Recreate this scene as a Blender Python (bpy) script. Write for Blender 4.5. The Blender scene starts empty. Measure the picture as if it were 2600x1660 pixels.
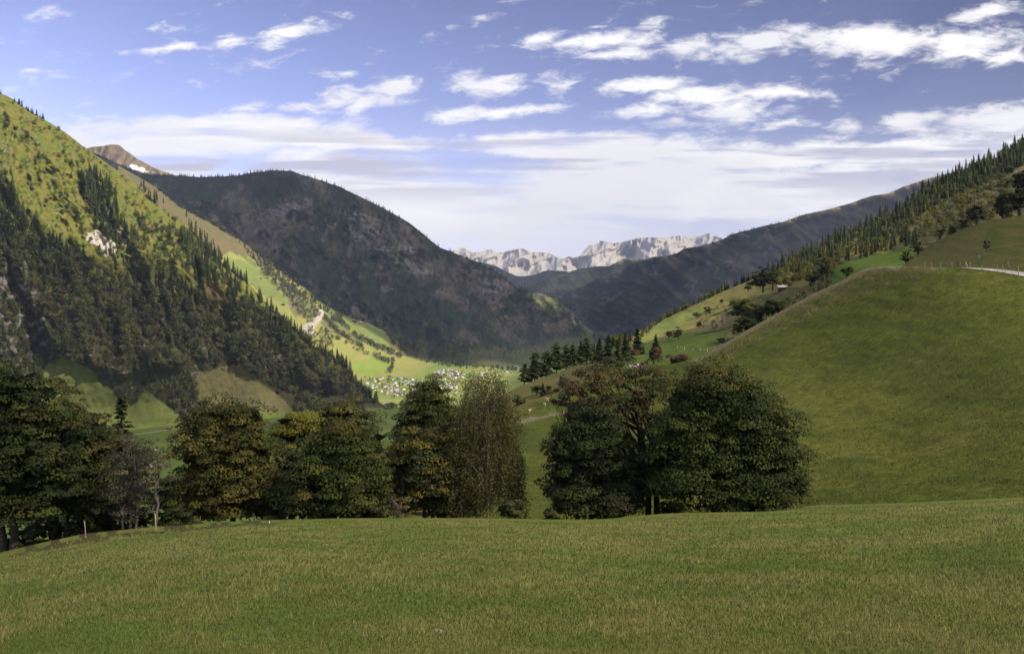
import bpy, math, random
import numpy as np
from math import radians, sin, cos, tan, pi, atan2, sqrt

# ------------------------------------------------------------------ camera
SC = bpy.context.scene
COL = SC.collection
W0, H0, F0, HOR = 2600.0, 1660.0, 2252.0, 775.0      # photo size, focal length and horizon in photo pixels
cam_d = bpy.data.cameras.new("camera")
cam = bpy.data.objects.new("camera", cam_d); COL.objects.link(cam)
cam.location = (0, 0, 0); cam.rotation_euler = (radians(90), 0, 0)
cam_d.sensor_width = 36.0; cam_d.lens = 36.0*F0/W0
cam_d.shift_y = -(H0/2-HOR)/W0
cam_d.clip_start = 0.5; cam_d.clip_end = 90000
SC.camera = cam
SC.render.resolution_x = 1024; SC.render.resolution_y = 653

# ------------------------------------------------------------------ light
SUN_EL = radians(42)
S_AZ = (0.917, -0.399)                                  # ground direction towards the sun: right, a little behind
SUN = np.array([S_AZ[0]*cos(SUN_EL), S_AZ[1]*cos(SUN_EL), sin(SUN_EL)])
sd = bpy.data.lights.new("sun", 'SUN'); so = bpy.data.objects.new("sun", sd); COL.objects.link(so)
sd.energy = 4.6; sd.angle = radians(0.5); sd.color = (1.0, 0.91, 0.74)
from mathutils import Vector
so.rotation_euler = Vector(tuple(SUN)).to_track_quat('Z', 'Y').to_euler()
so.location = (0, 0, 6000)

SKY_K = 0.1
world = bpy.data.worlds.new("World"); SC.world = world; world.use_nodes = True
nt = world.node_tree; N = nt.nodes; L = nt.links; N.clear()

def mnode(nt, op, a, b=None, c=None, clamp=False):
    n = nt.nodes.new('ShaderNodeMath'); n.operation = op; n.use_clamp = clamp
    for i, v in enumerate((a, b, c)):
        if v is None: continue
        if isinstance(v, (int, float)): n.inputs[i].default_value = v
        else: nt.links.new(v, n.inputs[i])
    return n.outputs[0]
def smooth(nt, v, a, b, lo=0.0, hi=1.0, mode='SMOOTHSTEP'):
    n = nt.nodes.new('ShaderNodeMapRange'); n.interpolation_type = mode
    n.inputs['From Min'].default_value = a; n.inputs['From Max'].default_value = b
    n.inputs['To Min'].default_value = lo; n.inputs['To Max'].default_value = hi
    nt.links.new(v, n.inputs['Value']); return n.outputs[0]
def mixc(nt, f, a, b, mode='MIX'):
    n = nt.nodes.new('ShaderNodeMix'); n.data_type = 'RGBA'; n.blend_type = mode
    for i, v in ((0, f), (6, a), (7, b)):
        if isinstance(v, (int, float)): n.inputs[i].default_value = v
        elif isinstance(v, tuple): n.inputs[i].default_value = (*v, 1) if len(v) == 3 else v
        else: nt.links.new(v, n.inputs[i])
    return n.outputs[2]
def noise(nt, vec, scale, detail=4, rough=0.55, dist=0.0):
    n = nt.nodes.new('ShaderNodeTexNoise'); n.inputs['Scale'].default_value = scale
    n.inputs['Detail'].default_value = detail; n.inputs['Roughness'].default_value = rough
    n.inputs['Distortion'].default_value = dist
    if vec is not None: nt.links.new(vec, n.inputs['Vector'])
    return n.outputs[0]

sky = N.new('ShaderNodeTexSky'); sky.sky_type = 'NISHITA'; sky.sun_disc = False
sky.sun_elevation = SUN_EL; sky.sun_rotation = atan2(S_AZ[0], S_AZ[1])
sky.altitude = 1200; sky.air_density = 1.0; sky.dust_density = 0.6; sky.ozone_density = 2.0
tc = N.new('ShaderNodeTexCoord')
sep = N.new('ShaderNodeSeparateXYZ'); L.new(tc.outputs['Generated'], sep.inputs[0])
yy = mnode(nt, 'MAXIMUM', mnode(nt, 'ABSOLUTE', sep.outputs[1]), 0.05)
U = mnode(nt, 'DIVIDE', sep.outputs[0], yy); V = mnode(nt, 'DIVIDE', sep.outputs[2], yy)
uv = N.new('ShaderNodeCombineXYZ'); L.new(U, uv.inputs[0]); L.new(V, uv.inputs[1])
UV = uv.outputs[0]
def vscale(vec, sx, sy, ox=0.0, oy=0.0):
    n = N.new('ShaderNodeVectorMath'); n.operation = 'MULTIPLY_ADD'
    L.new(vec, n.inputs[0]); n.inputs[1].default_value = (sx, sy, 0); n.inputs[2].default_value = (ox, oy, 0)
    return n.outputs[0]
# wispy distortion of the layout
n1 = N.new('ShaderNodeTexNoise'); n1.inputs['Scale'].default_value = 1.0; n1.inputs['Detail'].default_value = 4
L.new(vscale(UV, 9, 22, 3.1, 1.7), n1.inputs['Vector'])
dd = N.new('ShaderNodeVectorMath'); dd.operation = 'MULTIPLY_ADD'
L.new(n1.outputs['Color'], dd.inputs[0]); dd.inputs[1].default_value = (0.10, 0.030, 0); L.new(UV, dd.inputs[2])
off = N.new('ShaderNodeVectorMath'); off.operation = 'ADD'; L.new(dd.outputs[0], off.inputs[0]); off.inputs[1].default_value = (-0.05, -0.015, 0)
UVd = off.outputs[0]
# (px, py, half width, half height, tilt in degrees, strength) of the cloud patches in the forward sky
CL = [(400,125,150,12,4,.8),(580,108,140,16,6,.85),(740,88,95,24,14,.9),(120,42,55,20,0,.5),(90,183,60,8,0,.45),(180,200,60,9,0,.5),
 (515,212,50,18,0,.4),(240,312,70,12,0,.4),(640,278,62,17,0,.7),(820,190,55,14,0,.55),(760,280,60,18,4,.7),(880,258,110,38,14,.95),(1000,232,95,34,0,.95),(780,310,60,10,0,.4),
 (1235,210,120,30,4,.95),(1150,285,110,20,0,.9),(1290,288,150,18,4,.9),(1450,218,85,40,14,.9),(1210,45,80,20,8,.55),
 (1380,100,75,26,14,.8),(1500,85,90,36,18,.85),(1620,95,90,40,14,.85),(1740,120,80,30,10,.8),(1600,130,130,16,0,.8),
 (1960,110,170,36,8,1.05),(2200,105,230,46,2,1.1),(2450,105,220,46,0,1.05),(2560,135,120,26,6,.85),(2490,22,140,20,8,.6),(2130,155,60,16,8,.5),
 (1640,228,160,26,4,1.0),(1780,245,190,34,-3,1.0),(1860,285,170,34,0,1.0),(1990,240,150,22,-6,.85),(1600,292,140,16,4,.8),(1720,315,120,16,2,.8),(1970,315,90,16,8,.75),
 (2150,320,70,26,18,.7),(2120,350,80,16,0,.7),(2330,318,130,34,5,1.05),(2560,305,190,50,12,1.15),(2500,400,330,75,8,1.25),
 (560,345,380,44,-2,1.7),(330,370,330,36,0,1.2),(640,332,170,34,0,1.5),(900,365,280,28,-3,1.2),
 (460,430,130,40,0,1.2),(900,445,320,70,0,1.3),(1050,520,360,120,0,1.3),
 (1540,385,380,40,-3,1.8),(1950,400,330,38,4,1.2),(2250,390,220,32,8,1.1),(1700,480,460,110,0,1.7),(1450,560,450,90,0,1.3),(2050,480,380,90,6,1.2),(1600,600,400,40,0,.55),(1150,600,300,50,0,.5)]
dens = None
for (cx, cy, rx, ry, tilt, s) in CL:
    m = N.new('ShaderNodeMapping'); m.vector_type = 'TEXTURE'
    L.new(UVd, m.inputs['Vector'])
    m.inputs['Location'].default_value = ((cx-1300)/F0, (HOR-cy)/F0, 0)
    m.inputs['Rotation'].default_value = (0, 0, radians(tilt)); m.inputs['Scale'].default_value = (rx*1.35/F0, ry*1.45/F0, 1)
    ln = N.new('ShaderNodeVectorMath'); ln.operation = 'LENGTH'; L.new(m.outputs[0], ln.inputs[0])
    d = smooth(nt, ln.outputs['Value'], 1.0, 0.0, 0.0, s, 'LINEAR')
    dens = d if dens is None else mnode(nt, 'MAXIMUM', dens, d)
rot = N.new('ShaderNodeVectorRotate'); rot.rotation_type = 'Z_AXIS'; rot.inputs['Angle'].default_value = radians(-14); L.new(UV, rot.inputs['Vector'])
cn = mnode(nt, 'ADD', mnode(nt, 'MULTIPLY', noise(nt, vscale(rot.outputs[0], 12, 34), 1.0, 10, 0.62, 0.3), 0.55), mnode(nt, 'MULTIPLY', noise(nt, vscale(UV, 34, 95, 3, 3), 1.0, 8, 0.66, 0.6), 0.45))
cn2 = noise(nt, vscale(UV, 3.0, 26, 5, 5), 1.0, 5, 0.55)
tex = mnode(nt, 'ADD', mnode(nt, 'MULTIPLY', mnode(nt, 'SUBTRACT', cn, 0.5), 3.3), mnode(nt, 'MULTIPLY', mnode(nt, 'SUBTRACT', cn2, 0.5), 0.5))
fwd = mnode(nt, 'GREATER_THAN', sep.outputs[1], 0.0)
scat = smooth(nt, noise(nt, vscale(UV, 2.2, 7, 9, 2), 1.0, 4, 0.6), 0.60, 0.80, 0.0, 0.35)
# away from the view the same broken cover goes on
back = smooth(nt, noise(nt, tc.outputs['Generated'], 3.0, 6, 0.6), 0.48, 0.62, 0.0, 0.9)
densf = mnode(nt, 'ADD', mnode(nt, 'MULTIPLY', fwd, mnode(nt, 'MAXIMUM', dens, scat)), mnode(nt, 'MULTIPLY', mnode(nt, 'SUBTRACT', 1.0, fwd), back))
soft = smooth(nt, V, 0.12, 0.24, 0.35, 1.0)            # the bank low in the sky is smoother
alpha = smooth(nt, mnode(nt, 'ADD', densf, mnode(nt, 'MULTIPLY', tex, soft)), 0.12, 0.86)
hz = smooth(nt, V, 0.24, 0.02, 0.0, 0.72)
alpha = mnode(nt, 'MAXIMUM', alpha, hz)
s3 = noise(nt, vscale(UV, 3.6, 30, 11, 4), 1.0, 6, 0.6)
gap = mnode(nt, 'MULTIPLY', smooth(nt, s3, 0.50, 0.64, 0.0, 0.62), mnode(nt, 'MULTIPLY', smooth(nt, V, 0.05, 0.10, 0.0, 1.0), smooth(nt, V, 0.23, 0.19, 0.0, 1.0)))
alpha = mnode(nt, 'MULTIPLY', mnode(nt, 'MULTIPLY', alpha, 0.97), mnode(nt, 'SUBTRACT', 1.0, gap))
# cloud brightness: thin streaks of grey in the bank
gs = noise(nt, vscale(UV, 3.2, 48, 1, 8), 1.0, 4, 0.5)
gband = mnode(nt, 'MULTIPLY', smooth(nt, V, 0.10, 0.15, 0.0, 1.0), smooth(nt, V, 0.215, 0.17, 0.0, 1.0))
gk = mnode(nt, 'MULTIPLY', smooth(nt, gs, 0.47, 0.60, 0.0, 0.95), gband)
big = smooth(nt, noise(nt, vscale(UV, 4, 12, 2, 2), 1.0, 4, 0.5), 0.35, 0.65, 0.0, 1.0)
ccol = mixc(nt, big, (0.88, 0.87, 0.90), (1.06, 1.04, 1.02))
lowc = smooth(nt, V, 0.12, 0.04, 0.0, 0.75)
ccol = mixc(nt, lowc, ccol, (0.88, 0.88, 0.93))
ccol = mixc(nt, gk, ccol, (0.56, 0.55, 0.66))
CLOUD_K = 1.0
scl = N.new('ShaderNodeVectorMath'); scl.operation = 'SCALE'; L.new(ccol, scl.inputs[0]); scl.inputs['Scale'].default_value = CLOUD_K/SKY_K*0.72
tint = mixc(nt, 1.0, sky.outputs[0], (1.14, 0.87, 1.02), 'MULTIPLY')
side = smooth(nt, U, -0.65, 0.6, 1.55, 0.52, 'LINEAR')
tint2 = N.new('ShaderNodeVectorMath'); tint2.operation = 'SCALE'; L.new(tint, tint2.inputs[0]); L.new(side, tint2.inputs['Scale'])
up_ = smooth(nt, V, 0.36, 0.08, 0.78, 1.2, 'LINEAR')
t3 = N.new('ShaderNodeVectorMath'); t3.operation = 'SCALE'; L.new(tint2.outputs[0], t3.inputs[0]); L.new(up_, t3.inputs['Scale']); tint2 = t3
fin = mixc(nt, alpha, tint2.outputs[0], scl.outputs[0])
bg = N.new('ShaderNodeBackground'); bg.inputs['Strength'].default_value = SKY_K; L.new(fin, bg.inputs[0])
wo = N.new('ShaderNodeOutputWorld'); L.new(bg.outputs[0], wo.inputs[0])

SC.view_settings.view_transform = 'Standard'; SC.view_settings.look = 'None'
SC.view_settings.gamma = 1.0; SC.view_settings.exposure = 0.68
SC.render.engine = 'CYCLES'
SC.cycles.volume_bounces = 0; SC.cycles.max_bounces = 6; SC.cycles.transparent_max_bounces = 12

# ------------------------------------------------------------------ helpers
rng = np.random.default_rng(11)
def tag(o, label=None, cat=None, group=None, kind=None):
    if label: o['label'] = label
    if cat: o['category'] = cat
    if group: o['group'] = group
    if kind: o['kind'] = kind
    return o
def P(px, py, d):
    """a point d metres ahead that lies on the line of sight through photo pixel (px, py)"""
    px, py, d = np.broadcast_arrays(np.asarray(px, float), np.asarray(py, float), np.asarray(d, float))
    return np.stack([(px-1300)/F0*d, d, (HOR-py)/F0*d], -1)
def h2(ix, iy, s):
    n = (ix*374761393 + iy*668265263 + s*362437 + 1013904223) & 0x7fffffff
    n = ((n ^ (n >> 13))*1274126177) & 0x7fffffff
    n = ((n ^ (n >> 16))*2246822519) & 0x7fffffff
    return (n ^ (n >> 15))/float(0x7fffffff)
def vnoise(x, y, s=0):
    x = np.asarray(x, float); y = np.asarray(y, float)
    ix = np.floor(x).astype(np.int64); iy = np.floor(y).astype(np.int64); fx = x-ix; fy = y-iy
    def g(a, b):
        t = h2(ix+a, iy+b, s)*2*pi
        return np.cos(t)*(fx-a)+np.sin(t)*(fy-b)
    u = fx*fx*fx*(fx*(fx*6-15)+10); v = fy*fy*fy*(fy*(fy*6-15)+10)
    a = g(0,0)*(1-u)+g(1,0)*u; b = g(0,1)*(1-u)+g(1,1)*u
    return (a*(1-v)+b*v)*1.5
def fbm(x, y, o=5, s=0, r=0.5):
    a = 1.0; t = 0; n = 0; x = np.asarray(x, float); y = np.asarray(y, float)
    for i in range(o):
        t = t+a*vnoise(x*2**i+i*7.3, y*2**i-i*3.1, s+i); n += a; a *= r
    return t/n
def ridged(x, y, o=5, s=0, r=0.5):
    a = 1.0; t = 0; n = 0; x = np.asarray(x, float); y = np.asarray(y, float)
    for i in range(o):
        t = t+a*(1-2*np.abs(vnoise(x*2**i+i*5.3, y*2**i-i*9.1, s+i))); n += a; a *= r
    return t/n
def inpoly(px, py, poly):
    px = np.asarray(px, float); py = np.asarray(py, float); r = np.zeros(px.shape, bool)
    n = len(poly); j = n-1
    for i in range(n):
        xi, yi = poly[i]; xj, yj = poly[j]
        if yi != yj:
            c = ((yi > py) != (yj > py)) & (px < (xj-xi)*(py-yi)/(yj-yi)+xi)
            r ^= c
        j = i
    return r
def jig(px, py, a, sc, s=0):
    return px+a*fbm(px/sc, py/sc, 3, s), py+a*fbm(px/sc+31, py/sc+17, 3, s+5)
def lerp(a, b, t):
    t = np.clip(np.asarray(t, float), 0, 1)[..., None]; return np.asarray(a)*(1-t)+np.asarray(b)*t
def sst(x, a, b):
    t = np.clip((x-a)/(b-a), 0, 1); return t*t*(3-2*t)

def mk(name, verts, faces, mat=None, parent=None, cols=None, smooth_=False, k=None):
    """mesh object from arrays; faces an (n,k) int array or a list of tuples"""
    me = bpy.data.meshes.new(name); verts = np.asarray(verts, np.float32)
    if isinstance(faces, np.ndarray):
        nf, kk = faces.shape
        me.vertices.add(len(verts)); me.vertices.foreach_set('co', verts.ravel())
        me.loops.add(nf*kk); me.loops.foreach_set('vertex_index', faces.astype(np.int32).ravel())
        me.polygons.add(nf); me.polygons.foreach_set('loop_start', np.arange(0, nf*kk, kk, dtype=np.int32))
        me.polygons.foreach_set('loop_total', np.full(nf, kk, np.int32))
        me.update(calc_edges=True)
    else:
        me.from_pydata([tuple(map(float, v)) for v in verts], [], faces)
    if cols is not None:
        c = np.ones((len(verts), 4), np.float32); c[:, :3] = cols
        a = me.color_attributes.new('col', 'FLOAT_COLOR', 'POINT'); a.data.foreach_set('color', c.ravel())
    if smooth_: me.polygons.foreach_set('use_smooth', np.ones(len(me.polygons), bool))
    if mat: me.materials.append(mat)
    me.update()
    o = bpy.data.objects.new(name, me); COL.objects.link(o)
    if parent is not None: o.parent = parent
    return o
def empty(name, loc=(0,0,0), rz=0.0):
    o = bpy.data.objects.new(name, None); COL.objects.link(o); o.location = tuple(map(float, loc)); o.rotation_euler.z = rz
    o.empty_display_size = 0.5
    return o

# ------------------------------------------------------------------ materials
def newmat(name):
    m = bpy.data.materials.new(name); m.use_nodes = True; nt = m.node_tree; b = nt.nodes['Principled BSDF']
    b.inputs['Specular IOR Level'].default_value = 0.2; b.inputs['Roughness'].default_value = 0.95
    return m, nt, b
def attr(nt, nm='col'):
    a = nt.nodes.new('ShaderNodeAttribute'); a.attribute_name = nm; return a.outputs['Color']
def objco(nt):
    g = nt.nodes.new('ShaderNodeNewGeometry'); return g.outputs['Position']
def mat_ground(name, s1, s2, amp=0.5, bump=0.0, bsc=1.0, stretch=(1,1,1)):
    """albedo from the col attribute, broken up by two scales of noise (noise cells of s1, s2 metres)"""
    m, nt, b = newmat(name)
    pos = objco(nt)
    if stretch != (1,1,1):
        v = nt.nodes.new('ShaderNodeVectorMath'); v.operation = 'MULTIPLY'; nt.links.new(pos, v.inputs[0]); v.inputs[1].default_value = stretch; pos = v.outputs[0]
    a = noise(nt, pos, 1.0/s1, 4, 0.6); c = noise(nt, pos, 1.0/s2, 5, 0.65)
    t = mnode(nt, 'ADD', mnode(nt, 'MULTIPLY', mnode(nt, 'SUBTRACT', a, 0.5), amp*2), mnode(nt, 'MULTIPLY', mnode(nt, 'SUBTRACT', c, 0.5), amp*2.4))
    t = mnode(nt, 'MAXIMUM', mnode(nt, 'ADD', t, 1.0), 0.15)
    v = nt.nodes.new('ShaderNodeVectorMath'); v.operation = 'SCALE'; nt.links.new(attr(nt), v.inputs[0]); nt.links.new(t, v.inputs['Scale'])
    nt.links.new(v.outputs[0], b.inputs['Base Color'])
    b.inputs['Specular IOR Level'].default_value = 0.05
    if bump:
        bn = nt.nodes.new('ShaderNodeBump'); bn.inputs['Strength'].default_value = bump; bn.inputs['Distance'].default_value = bsc
        nt.links.new(c, bn.inputs['Height']); nt.links.new(bn.outputs[0], b.inputs['Normal'])
    return m
def mat_leaf(name, rnd=0.0, trans=0.25, gain=1.0):
    m, nt, b = newmat(name); c = attr(nt)
    if rnd:
        oi = nt.nodes.new('ShaderNodeObjectInfo')
        k = smooth(nt, oi.outputs['Random'], 0, 1, gain*(1-rnd), gain*(1+rnd), 'LINEAR')
        v = nt.nodes.new('ShaderNodeVectorMath'); v.operation = 'SCALE'; nt.links.new(c, v.inputs[0]); nt.links.new(k, v.inputs['Scale']); c = v.outputs[0]
    nt.links.new(c, b.inputs['Base Color']); b.inputs['Roughness'].default_value = 0.7
    b.inputs['Specular IOR Level'].default_value = 0.15
    if trans:
        t = nt.nodes.new('ShaderNodeBsdfTranslucent'); nt.links.new(c, t.inputs[0])
        mx = nt.nodes.new('ShaderNodeMixShader'); mx.inputs[0].default_value = trans
        nt.links.new(b.outputs[0], mx.inputs[1]); nt.links.new(t.outputs[0], mx.inputs[2])
        nt.links.new(mx.outputs[0], nt.nodes['Material Output'].inputs['Surface'])
    return m
def mat_plain(name, col, var=0.25, sc=2.0, rough=0.85, stretch=(1,1,1)):
    m, nt, b = newmat(name); b.inputs['Roughness'].default_value = rough
    tcn = nt.nodes.new('ShaderNodeTexCoord')
    mp = nt.nodes.new('ShaderNodeMapping'); mp.inputs['Scale'].default_value = stretch; nt.links.new(tcn.outputs['Object'], mp.inputs[0])
    n = noise(nt, mp.outputs[0], sc, 5, 0.65)
    k = smooth(nt, n, 0.25, 0.75, 1-var, 1+var, 'LINEAR')
    v = nt.nodes.new('ShaderNodeVectorMath'); v.operation = 'SCALE'; v.inputs[0].default_value = col; nt.links.new(k, v.inputs['Scale'])
    nt.links.new(v.outputs[0], b.inputs['Base Color'])
    return m

# ------------------------------------------------------------------ landforms
class Surf:
    """a hillside: a grid of points on lines of sight at distances from a smooth spline through
    surveyed distances, continued behind its crest by falling rows"""
    def __init__(s, name, top, bot, ctrl, step=5.0, ystep=5.0, x0=None, x1=None, relief=None, back=None, crest=0.0, vpow=1.0):
        s.name = name
        top = np.array(top, float); bot = np.array(bot, float)
        x0 = top[0,0] if x0 is None else x0; x1 = top[-1,0] if x1 is None else x1
        s.nx = int((x1-x0)/step)+1; s.xs = np.linspace(x0, x1, s.nx)
        s.top = np.interp(s.xs, top[:,0], top[:,1]); s.bot = np.interp(s.xs, bot[:,0], bot[:,1])
        if crest:
            s.top = s.top+crest*fbm(s.xs/25, s.xs*0, 4, 77)
        s.bot = np.maximum(s.bot, s.top+2)
        s.ny = max(8, int((s.bot-s.top).max()/ystep)); s.vp = vpow
        s.v = np.linspace(0, 1, s.ny)**vpow
        PX, VV = np.meshgrid(s.xs, s.v); PY = s.top[None]+(s.bot-s.top)[None]*VV
        s.PX, s.PY = PX, PY
        c = np.array(ctrl, float); cx = c[:,0]/500; cy = c[:,1]/250; cz = np.log(c[:,2]); n = len(c)
        def phi(r2): return 0.5*r2*np.log(r2+1e-9)
        A = np.zeros((n+3, n+3)); A[:n,:n] = phi((cx[:,None]-cx)**2+(cy[:,None]-cy)**2)+np.eye(n)*0.01
        A[:n,n] = 1; A[:n,n+1] = cx; A[:n,n+2] = cy; A[n:,:n] = A[:n,n:].T
        w = np.linalg.solve(A, np.r_[cz, 0,0,0])
        qx, qy = PX.ravel()/500, PY.ravel()/250
        D = w[n]+w[n+1]*qx+w[n+2]*qy
        for i in range(n): D = D+w[i]*phi((qx-cx[i])**2+(qy-cy[i])**2)
        D = np.exp(D).reshape(PX.shape)
        if relief is not None: D = D*(1+relief(PX, PY, D))
        s.D = D; s.G = P(PX, PY, D)                     # (ny,nx,3)
        rows = [s.G]
        if back:
            g0 = s.G[0]
            for (dy, dz) in back[::-1]:
                r = g0.copy(); r[:,0] *= (g0[:,1]+dy)/g0[:,1]; r[:,1] += dy; r[:,2] += dz
                rows.insert(0, r[None]) if False else rows.insert(0, r[None])
            # rows were inserted farthest last; keep far -> near order
            k = len(back); far = rows[:k][::-1]
            order = sorted(range(k), key=lambda i: -rows[i][0,0,1]); rows = [rows[i] for i in order]+rows[k:]
        s.nb = sum(r.shape[0] if r.ndim == 3 else 1 for r in rows[:-1]) if back else 0
        s.ALL = np.concatenate([r if r.ndim == 3 else r[None] for r in rows], 0)
    def build(s, mat, colf, label=None, kind='structure', cat=None):
        ny, nx, _ = s.ALL.shape
        PX = np.concatenate([np.repeat(s.PX[:1], s.nb, 0), s.PX]); PY = np.concatenate([np.repeat(s.PY[:1], s.nb, 0), s.PY])
        cols = np.clip(colf(PX.ravel(), PY.ravel(), s.ALL.reshape(-1,3)), 0.002, 0.9)
        i = np.arange(ny-1)[:,None]*nx+np.arange(nx-1)[None]
        f = np.stack([i, i+nx, i+nx+1, i+1], -1).reshape(-1,4)
        o = mk(s.name, s.ALL.reshape(-1,3), f, mat, cols=cols, smooth_=True)
        tag(o, label, cat, kind=kind); s.obj = o
        return o
    def at(s, px, py):
        px = np.atleast_1d(np.asarray(px, float)); py = np.atleast_1d(np.asarray(py, float))
        fx = np.clip((px-s.xs[0])/(s.xs[1]-s.xs[0]), 0, s.nx-1.001); ix = fx.astype(int); tx = fx-ix
        top = np.interp(px, s.xs, s.top); bot = np.interp(px, s.xs, s.bot)
        v = np.clip((py-top)/(bot-top), 0, 1)**(1/s.vp)*(s.ny-1); v = np.clip(v, 0, s.ny-1.001); iy = v.astype(int); ty = v-iy
        G = s.G; t = tx[:,None]; u = ty[:,None]
        return (G[iy,ix]*(1-t)+G[iy,ix+1]*t)*(1-u)+(G[iy+1,ix]*(1-t)+G[iy+1,ix+1]*t)*u
# ---- colours (linear albedo)
MEADOW = np.array([0.105, 0.155, 0.022]); MEADOW_D = np.array([0.055, 0.105, 0.018]); STRAW = np.array([0.23, 0.20, 0.075])
GOLD = np.array([0.172, 0.152, 0.042]); BROWN = np.array([0.105, 0.080, 0.045]); FOREST = np.array([0.022, 0.034, 0.016])
ROCK = np.array([0.36, 0.33, 0.30]); LROCK = np.array([0.40, 0.37, 0.33]); LIME = np.array([0.225, 0.245, 0.065])
PATHC = np.array([0.42, 0.38, 0.31]); HEATH = np.array([0.078, 0.066, 0.050])

# far limestone wall
def rel_A(px, py, D):
    r = ridged(px/62, py/210+px/300, 6, 3, 0.6)
    f = ridged(px/22, py/60, 4, 9, 0.6)
    t = np.clip((py-600)/110, 0, 1)
    return 0.020*(1-t)-0.018*r-0.003*f-0.070*ridged(px/110+py/140, py/140-px/260, 3, 31)
A = Surf('limestone_mountains', [(1080,640),(1130,645),(1165,631),(1178,629),(1196,640),(1223,640),(1236,633),(1249,634),(1256,640),(1279,641),(1299,635),(1321,629),(1339,636),(1347,641),(1366,640),(1389,642),(1406,647),(1424,657),(1434,655),(1445,650),(1455,655),(1469,651),(1482,638),(1495,623),(1512,621),(1525,611),(1538,613),(1558,618),(1575,615),(1592,611),(1608,608),(1621,602),(1648,602),(1685,604),(1724,598),(1748,603),(1781,598),(1798,592),(1814,598),(1831,605),(1900,615)],
    [(1080,760),(1900,760)], [(1080,640,24500),(1900,600,24500),(1080,760,21500),(1900,760,21500),(1400,650,24800),(1450,760,21800)],
    step=1.6, ystep=1.6, relief=rel_A, crest=2.2, back=[(600,-200),(2500,-1200)])
def col_A(px, py, W):
    n = fbm(px/14, py/26, 4, 5); g = sst(py+6*n, 668, 705)
    c = lerp(LROCK*1.0, LROCK*0.78, n*1.4+0.4)
    return lerp(c, np.array([0.30,0.29,0.26]), g*0.35)
# blue hills before it
B = Surf('distant_forest_hills', [(1080,640),(1150,655),(1200,662),(1231,668),(1259,675),(1279,686),(1293,693),(1313,701),(1339,701),(1362,696),(1376,690),(1392,686),(1432,688),(1460,693),(1560,700)],
    [(1080,800),(1560,800)], [(1080,640,14500),(1560,690,14500),(1080,800,12500),(1560,800,12500)], step=3, ystep=3, crest=1.0,
    relief=lambda x,y,D: 0.02*fbm(x/60,y/60,4,2), back=[(400,-150),(1500,-900)])
# brown peak at the upper left
PK = Surf('brown_peak', [(120,400),(180,385),(219,378),(234,373),(262,371),(281,367),(302,368),(309,373),(316,380),(332,391),(348,403),(367,413),(390,426),(414,435),(445,446),(520,455)],
    [(120,560),(520,560)], [(120,400,9600),(280,368,9700),(520,455,9400),(120,560,8700),(520,560,8700),(330,460,9000)], step=3, ystep=3, crest=1.0,
    relief=lambda x,y,D: -0.02*ridged(x/50+y/90,y/120,5,8), back=[(300,-120),(1500,-900)])
def col_P(px, py, W):
    c = lerp([0.20,0.155,0.095],[0.13,0.105,0.065], fbm(px/25,py/18,4,4)+0.4)
    x, y = jig(px, py, 5, 9)
    s = inpoly(x, y, [(328,420),(345,421),(365,430),(385,439),(398,440),(360,434),(345,433),(335,428)])
    return np.where(s[:,None], np.array([0.8,0.8,0.8]), c)
# forest ridge in the gap (C) and the long dark right mountain (D)
C = Surf('forest_ridge', [(1290,745),(1329,731),(1366,716),(1399,706),(1432,695),(1475,681),(1515,676),(1545,676),(1565,666),(1585,656),(1605,660),(1638,656),(1665,651),(1715,645),(1738,630),(1758,628),(1778,625),(1808,616),(1831,610),(1900,590)],
    [(1290,830),(1600,870),(1900,800)], [(1290,745,11000),(1515,676,11500),(1900,590,9500),(1290,830,9800),(1600,870,9000),(1900,800,8500)], step=3, ystep=3, crest=1.5,
    relief=lambda x,y,D: -0.008*ridged(x/60-y/80,y/150,5,18), back=[(300,-120),(1500,-900)])
DM = Surf('dark_right_mountain', [(1395,790),(1415,757),(1450,740),(1490,721),(1530,700),(1570,684),(1600,672),(1660,655),(1715,646),(1738,632),(1778,626),(1808,616),(1831,610),(1857,595),(1897,585),(1942,573),(1987,564),(2037,546),(2101,532),(2160,516),(2210,498),(2256,491),(2297,473),(2351,455),(2450,430),(2600,400),(2800,360)],
    [(1395,862),(1500,870),(1700,900),(2800,900)],
    [(1395,790,9200),(1415,757,9300),(1500,868,7400),(1700,880,6400),(1600,672,8600),(1857,595,7800),(2037,546,7300),(2351,455,6800),(2800,360,6300),(1900,750,6300),(2300,650,5400),(2800,700,4600),(1700,760,6900)],
    step=4, ystep=4, crest=1.6, relief=lambda x,y,D: -0.045*ridged(x/130-y/90,y/260+x/300,6,28,.56)+0.006*fbm(x/20,y/20,3,2), back=[(250,-100),(1200,-900)])
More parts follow.
